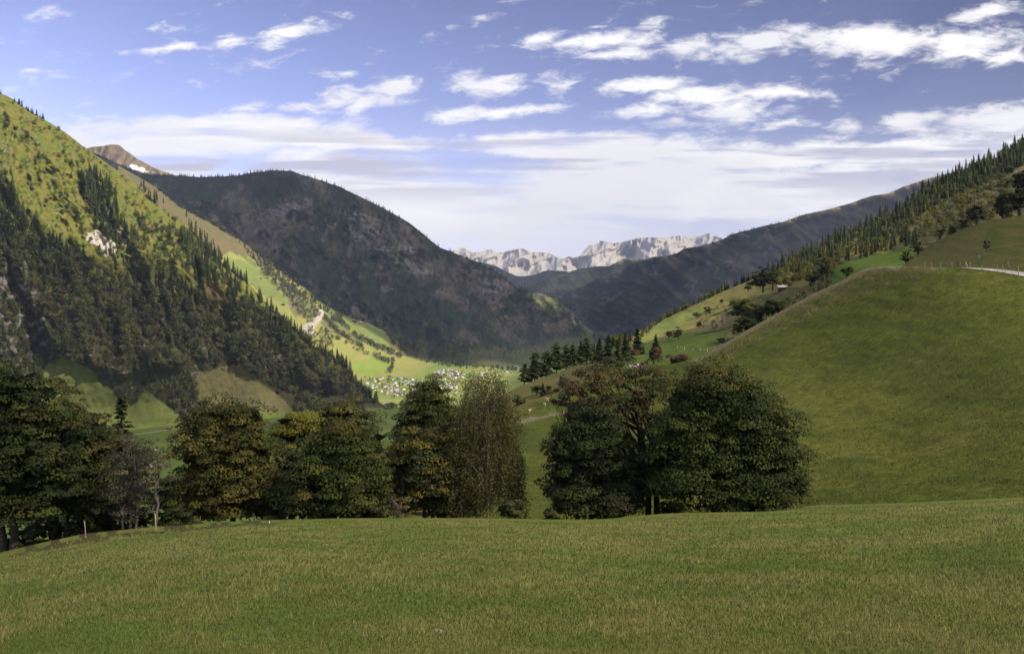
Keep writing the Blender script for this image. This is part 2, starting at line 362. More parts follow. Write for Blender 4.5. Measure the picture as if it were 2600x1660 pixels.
def col_D(px, py, W):
    n = fbm(px/55, py/40, 5, 14); x, y = jig(px, py, 22, 40)
    heath = np.clip(sst(n, 0.02, 0.22)*0.7+inpoly(x,y,[(1850,700),(1890,650),(1990,625),(2060,600),(2010,700),(1900,760),(1830,770)])*1.0+inpoly(x,y,[(1900,625),(1945,600),(2100,545),(2400,440),(2400,560),(2100,640),(2010,600)])*0.9, 0, 1)
    c = lerp(FOREST*0.95, HEATH*1.0, heath)
    top = np.interp(px, DM.xs, DM.top); c = lerp(c, [0.19,0.15,0.07], (1-sst(py-top, 3, 16))*(px > 1950)*sst(px,1950,2000)*0.9)
    r = (ridged((px-py*0.6)/40, (py+px*0.5)/26, 4, 33) > 0.70)&(px < 1960)&(fbm(px/60,py/50,3,8) > 0.08)
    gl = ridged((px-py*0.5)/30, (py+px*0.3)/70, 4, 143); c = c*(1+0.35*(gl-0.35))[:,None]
    x2, y2 = jig(px, py, 3, 8)
    r |= inpoly(x2,y2,[(1835,745),(1870,715),(1893,695),(1885,706),(1850,738)])|inpoly(x2,y2,[(1515,770),(1540,762),(1580,738),(1590,735),(1560,760),(1530,778)])
    c = np.where(r[:,None], lerp(HEATH, ROCK*0.5, 0.35+0.8*n), c)
    g = inpoly(x, y, [(1395,860),(1480,835),(1560,850),(1700,880),(1700,910),(1395,900)])
    return np.where(g[:,None], np.array([0.085,0.10,0.035]), c)
def col_C(px, py, W):
    n = fbm(px/30, py/20, 4, 24); top = np.interp(px, C.xs, C.top)
    c = lerp([0.025,0.038,0.02],[0.05,0.06,0.028], n*1.5+0.35)
    return lerp(c, [0.20,0.17,0.07], (1-sst(py-top,2,12))*(px>1560)*0.8)
# big dark mountain in the middle
E = Surf('middle_mountain', [(60,330),(150,360),(234,387),(273,403),(312,422),(351,438),(390,444),(449,446),(507,450),(566,448),(605,446),(644,438),(703,433),(742,434),(765,444),(820,460),(859,473),(900,493),(940,512),(983,534),(1040,566),(1081,600),(1115,628),(1172,649),(1228,672),(1266,694),(1308,728),(1349,740),(1398,751),(1428,773),(1455,795),(1485,822),(1500,834),(1516,862)],
    [(60,700),(453,700),(624,760),(780,840),(889,885),(987,925),(1081,935),(1153,940),(1319,948),(1400,935),(1480,895),(1516,872)],
    [(60,330,8200),(234,387,7900),(507,450,7100),(703,433,6900),(900,493,6600),(1081,598,6450),(1308,726,6500),(1428,772,6750),(1500,834,7450),(1515,862,7700),(60,700,6500),(453,620,5900),(700,650,5900),(780,770,5350),(889,840,5150),(987,890,4950),(1081,920,4800),(1153,928,4500),(1319,936,4230),(1400,918,4730),(1460,888,6000),(1000,740,5650),(1250,850,5200),(1350,850,5750),(1150,720,5950),(860,600,6150)],
    step=3, ystep=3, crest=1.4,
    relief=lambda x,y,D: (-0.062*ridged((x*0.75+y*0.45)/150,(y-x*0.4)/380,7,41,0.58)+0.010*fbm(x/25,y/25,4,3))*sst(y,430,520)*(1-sst(y, 860, 925)), back=[(250,-100),(1200,-700),(3000,-2000)])
def col_E(px, py, W):
    x, y = jig(px, py, 26, 45, 3)
    n = fbm(px/60, py/60, 5, 44); n2 = fbm((px-py*0.5)/28, py/40, 4, 48)
    heath = 0.35+1.2*n+0.5*n2
    for pl, v in (([(380,430),(560,440),(640,470),(560,500),(480,540),(420,500)],-1),([(600,500),(630,455),(700,440),(770,455),(760,490),(690,510)],-1),
                  ([(540,520),(600,455),(650,500),(600,560)],1),([(590,600),(700,520),(800,500),(800,560),(860,640),(720,760),(640,690)],0.6),
                  ([(720,620),(800,560),(850,640),(960,760),(840,720),(700,700)],-1),([(800,490),(900,540),(1000,640),(1100,740),(960,700),(860,600),(790,540)],-0.2),
                  ([(930,560),(1040,580),(1100,660),(1200,700),(1300,760),(1220,760),(1050,690)],0.5),([(860,720),(1000,690),(1200,800),(1100,880),(950,820)],-0.6)):
        heath = heath+v*inpoly(x,y,pl)*0.9
    heath = sst(heath+0.9*fbm(px/7,py/7,3,66), 0.28, 0.55)
    c = lerp(FOREST*1.3, HEATH*1.2*(1+0.5*n2[:,None]), heath)
    gr = fbm(px/90, py/70, 3, 51); c = lerp(c, [0.055,0.062,0.028], sst(gr,0.0,0.25)*0.55*(heath))
    rk = (ridged((px*0.6+py)/30, (py-px*0.5)/14, 4, 47) > 0.45)
    band = inpoly(x,y,[(880,530),(960,560),(1080,650),(1110,700),(1040,690),(950,640),(880,590)])|inpoly(x,y,[(1200,690),(1250,700),(1310,745),(1290,760),(1220,730)])|inpoly(x,y,[(640,535),(790,500),(800,520),(660,560)])
    rk2 = (fbm(px/50,py/50,3,49) > 0.22)&(ridged((px*0.6+py)/22, (py-px*0.5)/12, 4, 57) > 0.55)
    c = np.where((rk & band)[:,None], lerp(HEATH*1.3, ROCK*0.62, 0.5+n2), c); c = np.where((rk2&(n2>0.1))[:,None], HEATH*1.7, c)
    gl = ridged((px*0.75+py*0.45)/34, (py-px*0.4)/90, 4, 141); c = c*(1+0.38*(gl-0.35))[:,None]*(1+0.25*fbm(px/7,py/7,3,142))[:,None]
    foot = sst(py+14*n2+10*n, np.interp(px,[900,1000,1080,1200,1320,1420,1516],[870,875,890,896,905,878,850])-22, np.interp(px,[900,1000,1080,1200,1320,1420,1516],[870,875,890,896,905,878,850])-10)*(px>980)
    c = lerp(c, [0.088,0.098,0.036], foot)
    lit = inpoly(x,y,[(1330,745),(1400,755),(1440,790),(1400,800),(1340,775)])  # sunlit spot, painted as a lighter ground colour
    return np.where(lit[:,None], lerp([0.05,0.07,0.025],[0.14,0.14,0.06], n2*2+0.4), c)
# sunlit green spur with farms
FS = Surf('green_spur', [(300,420),(400,478),(453,522),(546,571),(624,618),(702,680),(780,735),(813,766),(850,788),(889,806),(934,820),(987,846),(1030,885),(1060,903),(1153,915),(1240,925),(1345,933)],
    [(300,640),(453,700),(600,800),(700,860),(800,930),(900,985),(1000,985),(1100,962),(1345,940)],
    [(300,420,5700),(453,522,5250),(624,618,5050),(780,735,4950),(889,808,4950),(987,846,4950),(1060,903,5000),(1153,913,4880),(1330,931,4330),(600,760,4600),(700,800,4350),(800,880,4000),(900,962,3612),(1000,960,3650),(1100,950,3860),(1200,940,4094),(1330,936,4196),(900,900,4150),(820,830,4350),(1000,915,4300)],
    step=3.5, ystep=3.5, relief=lambda x,y,D: (0.012*fbm((x-y)/60,(y+x*0.7)/200,4,61))*(1-sst(y,850,930)), back=[(60,-20),(400,-250)])
def col_F(px, py, W):
    x, y = jig(px, py, 8, 22, 6); n = fbm(px/30, py/16, 4, 64)
    c = lerp(LIME, LIME*np.array([1.2,1.02,1.25]), n*1.5+0.4)
    up = inpoly(x, y, [(200,350),(546,560),(702,670),(780,735),(700,690),(640,655),(585,640),(540,660),(300,660)])
    c = np.where(up[:,None], lerp([0.15,0.115,0.06],[0.12,0.12,0.04], n*1.4+0.45), c)
    br = inpoly(x, y, [(600,640),(700,690),(770,745),(830,800),(900,850),(990,900),(1060,905),(960,880),(880,860),(830,840),(790,800),(745,800),(700,700),(640,670)])
    c = np.where(br[:,None], lerp([0.12,0.13,0.045],[0.17,0.16,0.075], n+0.5), c)
    g2 = inpoly(x, y, [(565,655),(640,665),(700,720),(735,775),(690,760),(600,700)])|inpoly(x, y, [(800,760),(940,825),(985,850),(1000,890),(930,860),(850,825)])
    c = np.where(g2[:,None], np.array([0.16,0.195,0.055])*(1+0.2*n[:,None]), c)
    sc_ = inpoly(x, y, [(760,835),(800,810),(815,780),(822,785),(818,812),(790,840),(805,850),(770,852)])
    c = np.where(sc_[:,None], PATHC*0.95, c)
    mow = fbm(px/7+py/5, py/5, 2, 8); c = c*(1+0.10*mow[:,None])
    gl = inpoly(x,y,[(890,920),(980,900),(1010,930),(960,955),(900,950)])
    return np.where(gl[:,None], c*np.array([0.85,1.08,0.75]), c)
# big left mountain
def rel_G(x, y, D):
    k = sst(y-np.interp(x,G_TOP[:,0],G_TOP[:,1]), 0, 60)
    k2 = 1-sst(y-np.interp(x,[-500,200,640,800,977],[1150,1090,1058,1042,1026]), -60, -10)
    return (-0.040*ridged((x-y*0.35)/150,(y+x*0.35)/420,6,71,0.5)+0.008*fbm(x/18,y/18,4,75))*k*k2*(1-0.85*sst(y-np.interp(x,[-500,120,300,500,700,900],[900,880,930,900,930,990]),0,50))+0.010*k2
G_TOP = np.array([(-500,-60),(-300,60),(-120,170),(0,236),(23,246),(70,278),(117,306),(168,338),(218,377),(273,416),(312,443),(351,474),(410,528),(468,566),(527,621),(566,668),(624,711),(663,756),(695,789),(745,829),(794,878),(843,905),(880,930),(905,962),(926,993),(955,1015),(977,1030),(985,1036)], float)
G = Surf('left_mountain', G_TOP, [(-500,1260),(0,1200),(200,1120),(381,1085),(520,1075),(660,1064),(805,1048),(985,1042)],
    [(-500,-60,1900),(-300,60,2050),(0,236,2250),(218,377,2350),(351,474,2420),(527,621,2480),(695,789,2550),(843,905,2620),(940,1005,2640),(985,1040,2560),(-500,1260,1350),(0,1200,1560),(200,1120,1958),(381,1085,2180),(520,1075,2252),(660,1064,2338),(805,1048,2475),(100,700,1950),(400,850,2180),(-400,700,1750),(650,930,2380),(250,950,2000),(150,420,2180)],
    step=3.5, ystep=3.5, crest=2.0, relief=rel_G, back=[(60,-25),(400,-350),(1500,-1200)])
FAN1 = [(120,920),(190,905),(250,960),(300,1010),(340,1030),(370,990),(390,1000),(460,1060),(470,1120),(60,1180),(90,1000)]
FAN2 = [(500,950),(560,930),(620,925),(650,960),(690,990),(750,1040),(740,1068),(560,1080),(500,1010)]
def col_G(px, py, W):
    x, y = jig(px, py, 14, 30, 7); n = fbm(px/22, py/16, 5, 74); n2 = fbm((px-py)/60,(py+px)/60,4,78)
    n3 = fbm(px/6, py/5, 3, 174); c = lerp(GOLD*0.86, [0.100,0.125,0.026], n*1.6+n2*1.2+n3*0.9+0.55)
    c = lerp(c, [0.20,0.13,0.055], sst(n2-n*0.3,0.15,0.35)*0.2)
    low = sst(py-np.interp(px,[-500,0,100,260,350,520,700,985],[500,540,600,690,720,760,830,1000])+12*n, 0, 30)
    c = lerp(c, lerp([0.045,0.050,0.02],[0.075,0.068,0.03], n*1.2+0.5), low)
    rk = inpoly(x,y,[(222,590),(250,585),(262,600),(285,605),(300,640),(268,650),(245,625),(225,612)])|inpoly(x,y,[(293,580),(315,590),(318,620),(300,610)])
    rb = (ridged(px/30+py/50, py/26, 4, 79) > 0.45)&inpoly(x,y,[(-500,640),(60,660),(110,800),(140,900),(60,950),(-500,950)])
    rb |= (ridged(px/22+py/40, py/30, 4, 80) > 0.74)&(n2 > 0.16)
    c = np.where(rb[:,None], lerp(ROCK*0.25, ROCK*0.75, n*1.8+0.35), c); c = np.where(rk[:,None], lerp(ROCK*0.9, LROCK*1.2, n+0.5), c)
    clr = inpoly(x,y,[(500,700),(545,720),(580,760),(575,790),(550,780),(520,740)]); c = np.where(clr[:,None], np.array([0.19,0.145,0.06]), c)
    f1 = inpoly(x,y,FAN1); f2 = inpoly(x,y,FAN2)
    c = np.where(f1[:,None], lerp([0.17,0.20,0.05],[0.14,0.15,0.045], n+0.4), c); c = np.where(f2[:,None], lerp([0.18,0.15,0.065],[0.13,0.135,0.05], n*1.5+0.4), c)
    ft = sst(py-np.interp(px,[-500,0,200,381,640,985],[1220,1170,1100,1070,1050,1038]), -8, 2)
    return lerp(c, [0.15,0.18,0.04], ft)
# valley floor (flat, 300 m below) and the wide base terrain that reaches the horizon
def fdepth(py): return 675600.0/(py-775)
VF = Surf('valley_floor', [(-900,822),(3400,822)], [(-900,1500),(3400,1500)], [(x,y,fdepth(y)) for x in (-900,1300,3400) for y in (822,1500)], step=12, ystep=4)
VF.D = fdepth(VF.PY); VF.G = P(VF.PX, VF.PY, VF.D); VF.ALL = VF.G
def col_V(px, py, W):
    X, Y = W[:,0], W[:,1]
    a = 0.25; u = X*cos(a)+Y*sin(a); v = -X*sin(a)+Y*cos(a)
    cell = h2(np.floor((u+30*fbm(v/300,u/300,2,1))/130).astype(np.int64), np.floor(v/260).astype(np.int64), 5)
    c = lerp(LIME, LIME*np.array([0.72,0.92,0.8]), cell); n = fbm(X/40,Y/40,4,9)
    c = c*(1+0.15*n[:,None])
    near = sst(py, 1028, 1046)  # nearer fields coloured darker where shade covers the floor
    c = lerp(c, lerp([0.10,0.145,0.03],[0.125,0.16,0.035],cell), near)
    far = sst(py-np.interp(px,[1100,1200,1320,1500],[905,917,925,925]),4,-4)*(px>1000)  # shaded far end of the floor, also darkened in the colour
    return lerp(c, [0.11,0.14,0.045], far)

# cow hill + long right meadow (one continuous pasture)
HM = Surf('right_meadow', [(1000,1200),(1100,1120),(1200,1050),(1250,1015),(1309,985),(1353,968),(1394,953),(1432,939),(1464,929),(1520,922),(1600,925),(1700,925),(1773,910),(1820,884),(1873,851),(1918,826),(1964,801),(2010,775),(2055,751),(2090,734),(2124,719),(2160,700),(2192,684),(2230,678),(2283,676),(2340,677),(2388,680),(2456,679),(2520,682),(2600,690),(2750,712),(2950,745),(3300,800)],
    [(1000,1500),(2052,1420),(2300,1400),(2600,1380),(3300,1360)],
    [(1000,1200,230),(1309,985,330),(1394,953,335),(1464,929,325),(1600,928,290),(1773,908,245),(1873,851,240),(1964,801,238),(2055,751,232),(2192,684,222),(2283,676,205),(2388,680,192),(2456,680,184),(2600,690,172),(2950,745,140),(3300,800,120),(1356,1055,265),(1360,1180,175),(1360,1320,112),(1000,1330,105),(1000,1500,80),(2052,1285,88),(2300,1283,77),(2600,1266,66),(3300,1240,55),(2300,1000,135),(2000,1000,168),(2600,950,112),(1800,1100,145),(1700,1320,100),(2052,1420,68),(2600,1380,52),(2700,820,135),(2300,800,178)],
    step=6, ystep=4, relief=lambda x,y,D: 0.004*fbm(x/70,y/22,4,91)*sst(y-np.interp(x,[1000,3300],[0,0]),0,1), back=[(4,-0.8),(14,-5),(40,-22),(90,-55)])
BANK = [(1770,905),(1873,846),(1964,796),(2055,746),(2124,714),(2192,676),(2283,668),(2400,676),(2400,684),(2330,705),(2200,752),(2123,780),(2019,824),(1899,880),(1800,922),(1773,925)]
def col_H(px, py, W):
    X, Y = W[:,0], W[:,1]; n = fbm(X/9,Y/9,5,92); n2 = fbm(X/32,Y/32,4,93); f = fbm(X/1.6,Y/1.6,3,94)
    c = lerp([0.100,0.122,0.019],[0.128,0.136,0.026], n2*1.6+0.5); c = c*(1+0.22*n[:,None]+0.45*f[:,None]+0.25*fbm(px/18+py/30,py/5,4,191)[:,None])
    dk = sst(fbm(px/160,py/40,4,95), 0.0, 0.3); c = lerp(c, [0.066,0.088,0.016], dk*0.6)
    st = sst(fbm(px/60+py/60,py/10,4,98), 0.22, 0.4); c = lerp(c, [0.13,0.135,0.04], st*0.4)
    x, y = jig(px, py, 14, 26, 4); b = inpoly(x,y,BANK)&((fbm(px/30,py/10,4,196) > 0.12)|(py < np.interp(px, HM.xs, HM.top)+8))
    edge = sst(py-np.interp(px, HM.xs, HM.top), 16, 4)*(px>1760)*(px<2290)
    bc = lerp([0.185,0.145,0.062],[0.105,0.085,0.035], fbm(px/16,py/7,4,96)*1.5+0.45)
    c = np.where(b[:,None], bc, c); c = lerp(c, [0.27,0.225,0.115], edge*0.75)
    x, y = jig(px, py, 8, 30, 2)
    hill = inpoly(x,y,[(1240,1010),(1309,975),(1353,960),(1464,920),(1530,905),(1520,960),(1420,1000),(1310,1040),(1240,1060)])
    c = np.where(hill[:,None], lerp([0.165,0.145,0.05],[0.125,0.12,0.035], n*1.3+0.5), c)
    l = inpoly(x,y,[(1240,1082),(1356,1060),(1440,1042),(1440,1047),(1356,1067),(1240,1092)]); c = np.where(l[:,None], np.array([0.22,0.2,0.1]), c)
    return c
NH = Surf('upper_meadow', [(2180,730),(2240,706),(2280,684),(2319,652),(2374,614),(2442,583),(2511,560),(2600,546),(2800,515),(3300,470)], [(2180,760),(2319,730),(2456,720),(2600,740),(3300,830)],
    [(2180,730,232),(2319,652,262),(2442,583,270),(2600,546,262),(3300,470,230),(2240,715,215),(2319,690,206),(2456,684,192),(2600,697,180),(3300,830,130),(2600,620,215),(2600,740,172),(2319,730,196),(2456,720,184)],
    step=6, ystep=4, relief=lambda x,y,D: 0.006*fbm(x/60,y/18,4,97)*sst(y,0,1), back=[(5,-1),(20,-8),(60,-30)])
def col_N(px, py, W):
    n = fbm(px/50, py/10, 5, 98); x, y = jig(px, py, 20, 40, 4)
    c = lerp([0.052,0.068,0.014],[0.088,0.078,0.026], n*1.8+0.5)
    b = inpoly(x,y,[(2240,720),(2319,650),(2420,610),(2500,640),(2480,680),(2400,690)])
    return np.where(b[:,None], lerp([0.085,0.078,0.028],[0.068,0.075,0.020], n+0.5), c)
# farther right hillside: dark field, sunny slope, forest
KL = Surf('right_hillside', [(1380,990),(1430,940),(1480,905),(1520,885),(1560,872),(1600,858),(1637,839),(1682,812),(1720,794),(1754,778),(1792,760),(1837,738),(1887,718),(1926,704),(1942,700),(2000,668),(2055,640),(2146,597),(2237,556),(2306,515),(2374,474),(2442,440),(2488,418),(2556,388),(2600,362),(2900,200),(3300,20)],
    [(1380,1020),(1560,985),(1773,960),(1873,910),(1964,868),(2192,750),(2319,735),(2400,720),(2600,660),(3300,560)],
    [(1380,990,390),(1480,905,430),(1560,875,470),(1637,839,720),(1682,812,760),(1792,760,780),(1926,705,780),(2055,640,800),(2146,597,820),(2374,474,830),(2600,362,820),(3300,20,800),(1640,885,430),(1742,848,500),(1850,842,460),(1985,736,540),(1773,910,340),(1560,980,345),(1964,830,340),(2146,670,440),(2324,632,410),(2192,700,350),(2511,562,400),(2600,540,400),(2200,620,610),(2400,540,590),(1700,830,650),(1850,780,640),(3300,560,330),(2350,730,300)],
    step=4, ystep=3, crest=1.0, relief=lambda x,y,D: 0.012*fbm(x/40,y/18,4,99), back=[(15,-3),(80,-40),(300,-250)])
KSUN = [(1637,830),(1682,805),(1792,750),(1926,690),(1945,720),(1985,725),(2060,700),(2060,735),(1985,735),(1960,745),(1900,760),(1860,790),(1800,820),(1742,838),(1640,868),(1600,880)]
def col_K(px, py, W):
    n = fbm(px/26, py/9, 5, 101); x, y = jig(px, py, 10, 24, 4)
    n4 = fbm(px/9,py/5,3,145); fr = lerp([0.05,0.06,0.02],[0.17,0.14,0.06], n*1.4+n4+0.5)
    c = fr
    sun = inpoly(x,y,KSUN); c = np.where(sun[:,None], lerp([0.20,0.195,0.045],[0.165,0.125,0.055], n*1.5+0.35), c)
    lim = inpoly(x,y,[(1600,885),(1640,835),(1730,795),(1800,780),(1740,825),(1650,860)]); c = np.where(lim[:,None], np.array([0.175,0.205,0.05])*(1+0.3*n[:,None]), c)
    br = inpoly(x,y,[(1690,850),(1800,825),(1870,780),(1900,785),(1880,830),(1760,845)]); c = np.where(br[:,None], np.array([0.11,0.09,0.045]), c)
    dkf = inpoly(x,y,[(1380,1000),(1560,880),(1690,862),(1742,840),(1850,838),(1800,900),(1773,940),(1560,1000)]); c = np.where(dkf[:,None], lerp([0.075,0.110,0.020],[0.10,0.125,0.024], n+0.4), c)
    br2 = inpoly(x,y,[(1840,830),(1900,765),(1990,733),(2080,725),(2060,770),(1900,870)]); c = np.where(br2[:,None], lerp([0.085,0.078,0.03],[0.12,0.11,0.035],n+0.5), c)
    m = inpoly(x,y,[(2110,690),(2146,664),(2240,640),(2324,626),(2330,660),(2250,710),(2110,730)]); c = np.where(m[:,None], lerp([0.07,0.125,0.015],[0.095,0.13,0.02],n+0.4), c)
    g = inpoly(x,y,[(2150,650),(2240,610),(2290,600),(2250,640)]); return np.where(g[:,None], lerp([0.24,0.23,0.035],[0.16,0.13,0.05],n+0.4), c)
# foreground pasture
I_TOP = [(-700,1700),(-300,1530),(-100,1450),(0,1413),(86,1391),(216,1362),(394,1344),(486,1338),(560,1332),(691,1326),(850,1322),(972,1321),(1130,1321),(1296,1323),(1400,1325),(1512,1325),(1570,1321),(1620,1315),(1680,1310),(1750,1307),(1922,1305),(1975,1303),(2020,1299),(2052,1289),(2110,1286),(2268,1283),(2400,1277),(2600,1267),(2900,1250),(3300,1230)]
IM = Surf('near_pasture', I_TOP, [(-700,2900),(3300,2900)],
    [(-700,1700,45),(0,1413,72),(216,1362,76),(394,1344,77),(691,1326,76),(972,1321,76),(1296,1323,74),(1512,1325,72),(1750,1307,74),(2052,1289,72),(2268,1283,66),(2600,1267,60),(3300,1230,50),
     (0,1660,15.5),(1300,1660,16),(2600,1660,15.5),(-700,2300,5.2),(1300,2900,3.2),(3300,2300,5.2),(1300,2200,6.4),(0,1520,32),(700,1430,34),(1300,1430,33),(1300,1520,24),(2000,1430,31),(2600,1400,29),(700,1520,24),(2000,1520,23.5),(2600,1520,22),(600,1370,52),(1300,1368,50),(2000,1360,47)],
    step=8, ystep=4, vpow=1.6, relief=lambda x,y,D: 0.006*fbm(x/120,y/16,4,111)*sst(y-1330,-60,10), back=[(3,-0.5),(8,-1.9),(16,-4.6),(34,-11),(60,-22),(110,-48),(220,-110)])
def patchn(X, Y):
    return 0.75*fbm(X/3.2+Y/9, Y/3.6, 5, 112)+0.5*fbm(X/14, Y/9, 3, 113)+0.15*fbm(X/0.5,Y/0.5,2,114)
def col_I(px, py, W):
    X, Y = W[:,0], W[:,1]; n = patchn(X, Y); f = fbm(X/0.7, Y/0.7, 3, 115)
    c = lerp([0.100,0.140,0.026],[0.205,0.190,0.062], n*1.2+0.36)
    c = c*(1+0.25*f[:,None]); x, y = jig(px, py, 10, 30, 2)
    d = inpoly(x,y,[(80,1392),(216,1362),(480,1338),(700,1325),(690,1330),(480,1345),(300,1362),(216,1378),(90,1402),(0,1420)])
    return np.where(d[:,None], np.array([0.075,0.062,0.03]), c)
M_far = mat_ground('mountain_ground', 60, 12, 0.45); M_mid = mat_ground('hill_ground', 14, 3.0, 0.45)
M_lime = mat_ground('limestone', 320, 60, 0.18); M_turf = mat_ground('turf', 1.6, 0.22, 0.34, 0.5, 0.06); M_mead = mat_ground('meadow', 1.3, 0.35, 0.6, 0.9, 0.25)
M_floor = mat_ground('valley_fields', 40, 8, 0.18)
A.build(M_lime, col_A); B.build(M_far, lambda x,y,W: lerp([0.03,0.045,0.025],[0.06,0.07,0.03], fbm(x/20,y/15,4,7)+0.4)); PK.build(M_far, col_P)
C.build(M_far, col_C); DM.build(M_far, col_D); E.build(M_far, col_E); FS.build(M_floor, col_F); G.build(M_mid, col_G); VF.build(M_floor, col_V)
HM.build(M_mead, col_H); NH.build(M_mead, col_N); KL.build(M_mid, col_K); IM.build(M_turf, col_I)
# base terrain
gx = np.linspace(-42000, 42000, 60); gy = np.linspace(-42000, 42000, 60); XX, YY = np.meshgrid(gx, gy)
ZZ = np.full_like(XX, -330.0); i = np.arange(59)[:,None]*60+np.arange(59)[None]
mk('terrain', np.stack([XX,YY,ZZ],-1).reshape(-1,3), np.stack([i,i+1,i+61,i+60],-1).reshape(-1,4), M_floor, cols=np.tile([0.06,0.09,0.03],(3600,1)), smooth_=True)['kind'] = 'structure'

# ------------------------------------------------------------------ unseen clouds added out of view, shaped to block sun where shade is wanted
CZ = 4600.0; CELL = 30.0
def to_blocker(W):
    t = (CZ-W[:,2])/SUN[2]; return W[:,0]+SUN[0]*t, W[:,1]+SUN[1]*t
G_LIT = [(-600,-200),(-600,520),(0,560),(100,590),(180,628),(260,682),(350,714),(430,702),(520,748),(600,772),(720,830),(760,700),(300,200)]
def labels(s):
    px = s.PX.ravel(); py = s.PY.ravel(); x, y = jig(px, py, 10, 40, 9)
    if s is G: return inpoly(x,y,G_LIT)
    if s is E: return inpoly(px,py,[(1340,738),(1398,745),(1460,790),(1510,850),(1500,856),(1420,800),(1345,768)])
    if s is FS: return py > -1
    if s is DM: return py < s.top[None].repeat(s.ny,0).ravel()+8
    if s is KL: return ~inpoly(px,py,[(1380,1000),(1560,872),(1640,866),(1742,838),(1840,838),(1900,770),(1985,738),(2090,722),(2090,690),(2150,664),(2240,640),(2324,622),(2400,590),(2470,560),(2520,480),(2700,400),(3300,300),(3300,600),(1500,1050)])
    if s is VF: return (py < 1032)&(py > np.interp(px,[-900,1100,1200,1320,1340,3400],[0,905,917,927,1600,1600]))
    return np.zeros(px.shape, bool)
SH = []; LT = []
for s, keep in ((G,1),(E,1),(DM,1),(B,1),(VF,0),(FS,1),(HM,1),(NH,1),(KL,1),(IM,1),(PK,1),(C,1)):
    lab = labels(s) if s not in (PK,) else np.ones(s.PX.size, bool)
    W = s.G.reshape(-1,3); px = s.PX.ravel(); py = s.PY.ravel()
    if s is C: lab = fbm(px/60,py/40,3,4) > 0.0
    ok = (px > -500)&(px < 3100)
    if s is VF: ok &= (px < 1400)&(px > 300)&(py < 1500)&(py > 900)
    X, Y = to_blocker(W); X = X[ok]; Y = Y[ok]; lab = lab[ok]
    SH.append((X[~lab], Y[~lab])); LT.append((X[lab], Y[lab]))
sx = np.concatenate([a for a,_ in SH]); sy = np.concatenate([b for _,b in SH]); lx = np.concatenate([a for a,_ in LT]); ly = np.concatenate([b for _,b in LT])
X0 = min(sx.min(), lx.min())-900; Y0 = min(sy.min(), ly.min())-900
NXC = int((max(sx.max(), lx.max())+900-X0)/CELL)+1; NYC = int((max(sy.max(), ly.max())+900-Y0)/CELL)+1
def ras(x, y):
    m = np.zeros((NYC, NXC)); np.add.at(m, (((y-Y0)/CELL).astype(int), ((x-X0)/CELL).astype(int)), 1.0); return m
ms = ras(sx, sy); ml = ras(lx, ly)
def blur(m, r, it=2):
    for _ in range(it):
        for ax in (0, 1):
            k = np.zeros_like(m)
            for d in range(-r, r+1): k += np.roll(m, d, ax)
            m = k/(2*r+1)
    return m
occ_s = (ms > 0)*1.0; occ_l = (ml > 0)*1.0
occ_s = np.where((ml > ms), 0, occ_s); occ_l = np.where(ms >= ml, 0, occ_l)
bs = blur(occ_s, 1, 1); bl = blur(occ_l, 1, 1)
wide = blur(occ_s, 4, 2); widel = blur(occ_l, 4, 2)
score = (bs-bl)*3+np.clip(wide*6, 0, 1)*0.5-np.clip(widel*6, 0, 1)*0.45
cx_, cy_ = np.meshgrid(np.arange(NXC), np.arange(NYC))
mask = score > 0.12
mask[:2] = mask[-2:] = False; mask[:, :2] = mask[:, -2:] = False
# thickness grows inwards from the edge
dist = np.zeros(mask.shape); cur = mask.copy()
for k in range(10):
    dist += cur; cur = cur & np.roll(cur,1,0) & np.roll(cur,-1,0) & np.roll(cur,1,1) & np.roll(cur,-1,1)
M_cloud_blocker, cnt, cb = newmat('cloud_blocker_veil'); cb.inputs['Base Color'].default_value = (0.95,0.95,0.97,1)
tr = cnt.nodes.new('ShaderNodeBsdfTranslucent'); tr.inputs[0].default_value = (0.9,0.9,0.95,1)
tp = cnt.nodes.new('ShaderNodeBsdfTransparent')
m1 = cnt.nodes.new('ShaderNodeMixShader'); m1.inputs[0].default_value = 0.5; cnt.links.new(cb.outputs[0], m1.inputs[1]); cnt.links.new(tr.outputs[0], m1.inputs[2])
gp = cnt.nodes.new('ShaderNodeNewGeometry'); sx_ = cnt.nodes.new('ShaderNodeSeparateXYZ'); cnt.links.new(gp.outputs['Position'], sx_.inputs[0])
thin = smooth(cnt, sx_.outputs[1], -1500, 3500, 0.18, 0.54, 'LINEAR')    # blockers let more sun through towards the near pasture, to brighten it
m2 = cnt.nodes.new('ShaderNodeMixShader'); cnt.links.new(thin, m2.inputs[0]); cnt.links.new(tp.outputs[0], m2.inputs[1]); cnt.links.new(m1.outputs[0], m2.inputs[2])
cnt.links.new(m2.outputs[0], cnt.nodes['Material Output'].inputs['Surface'])
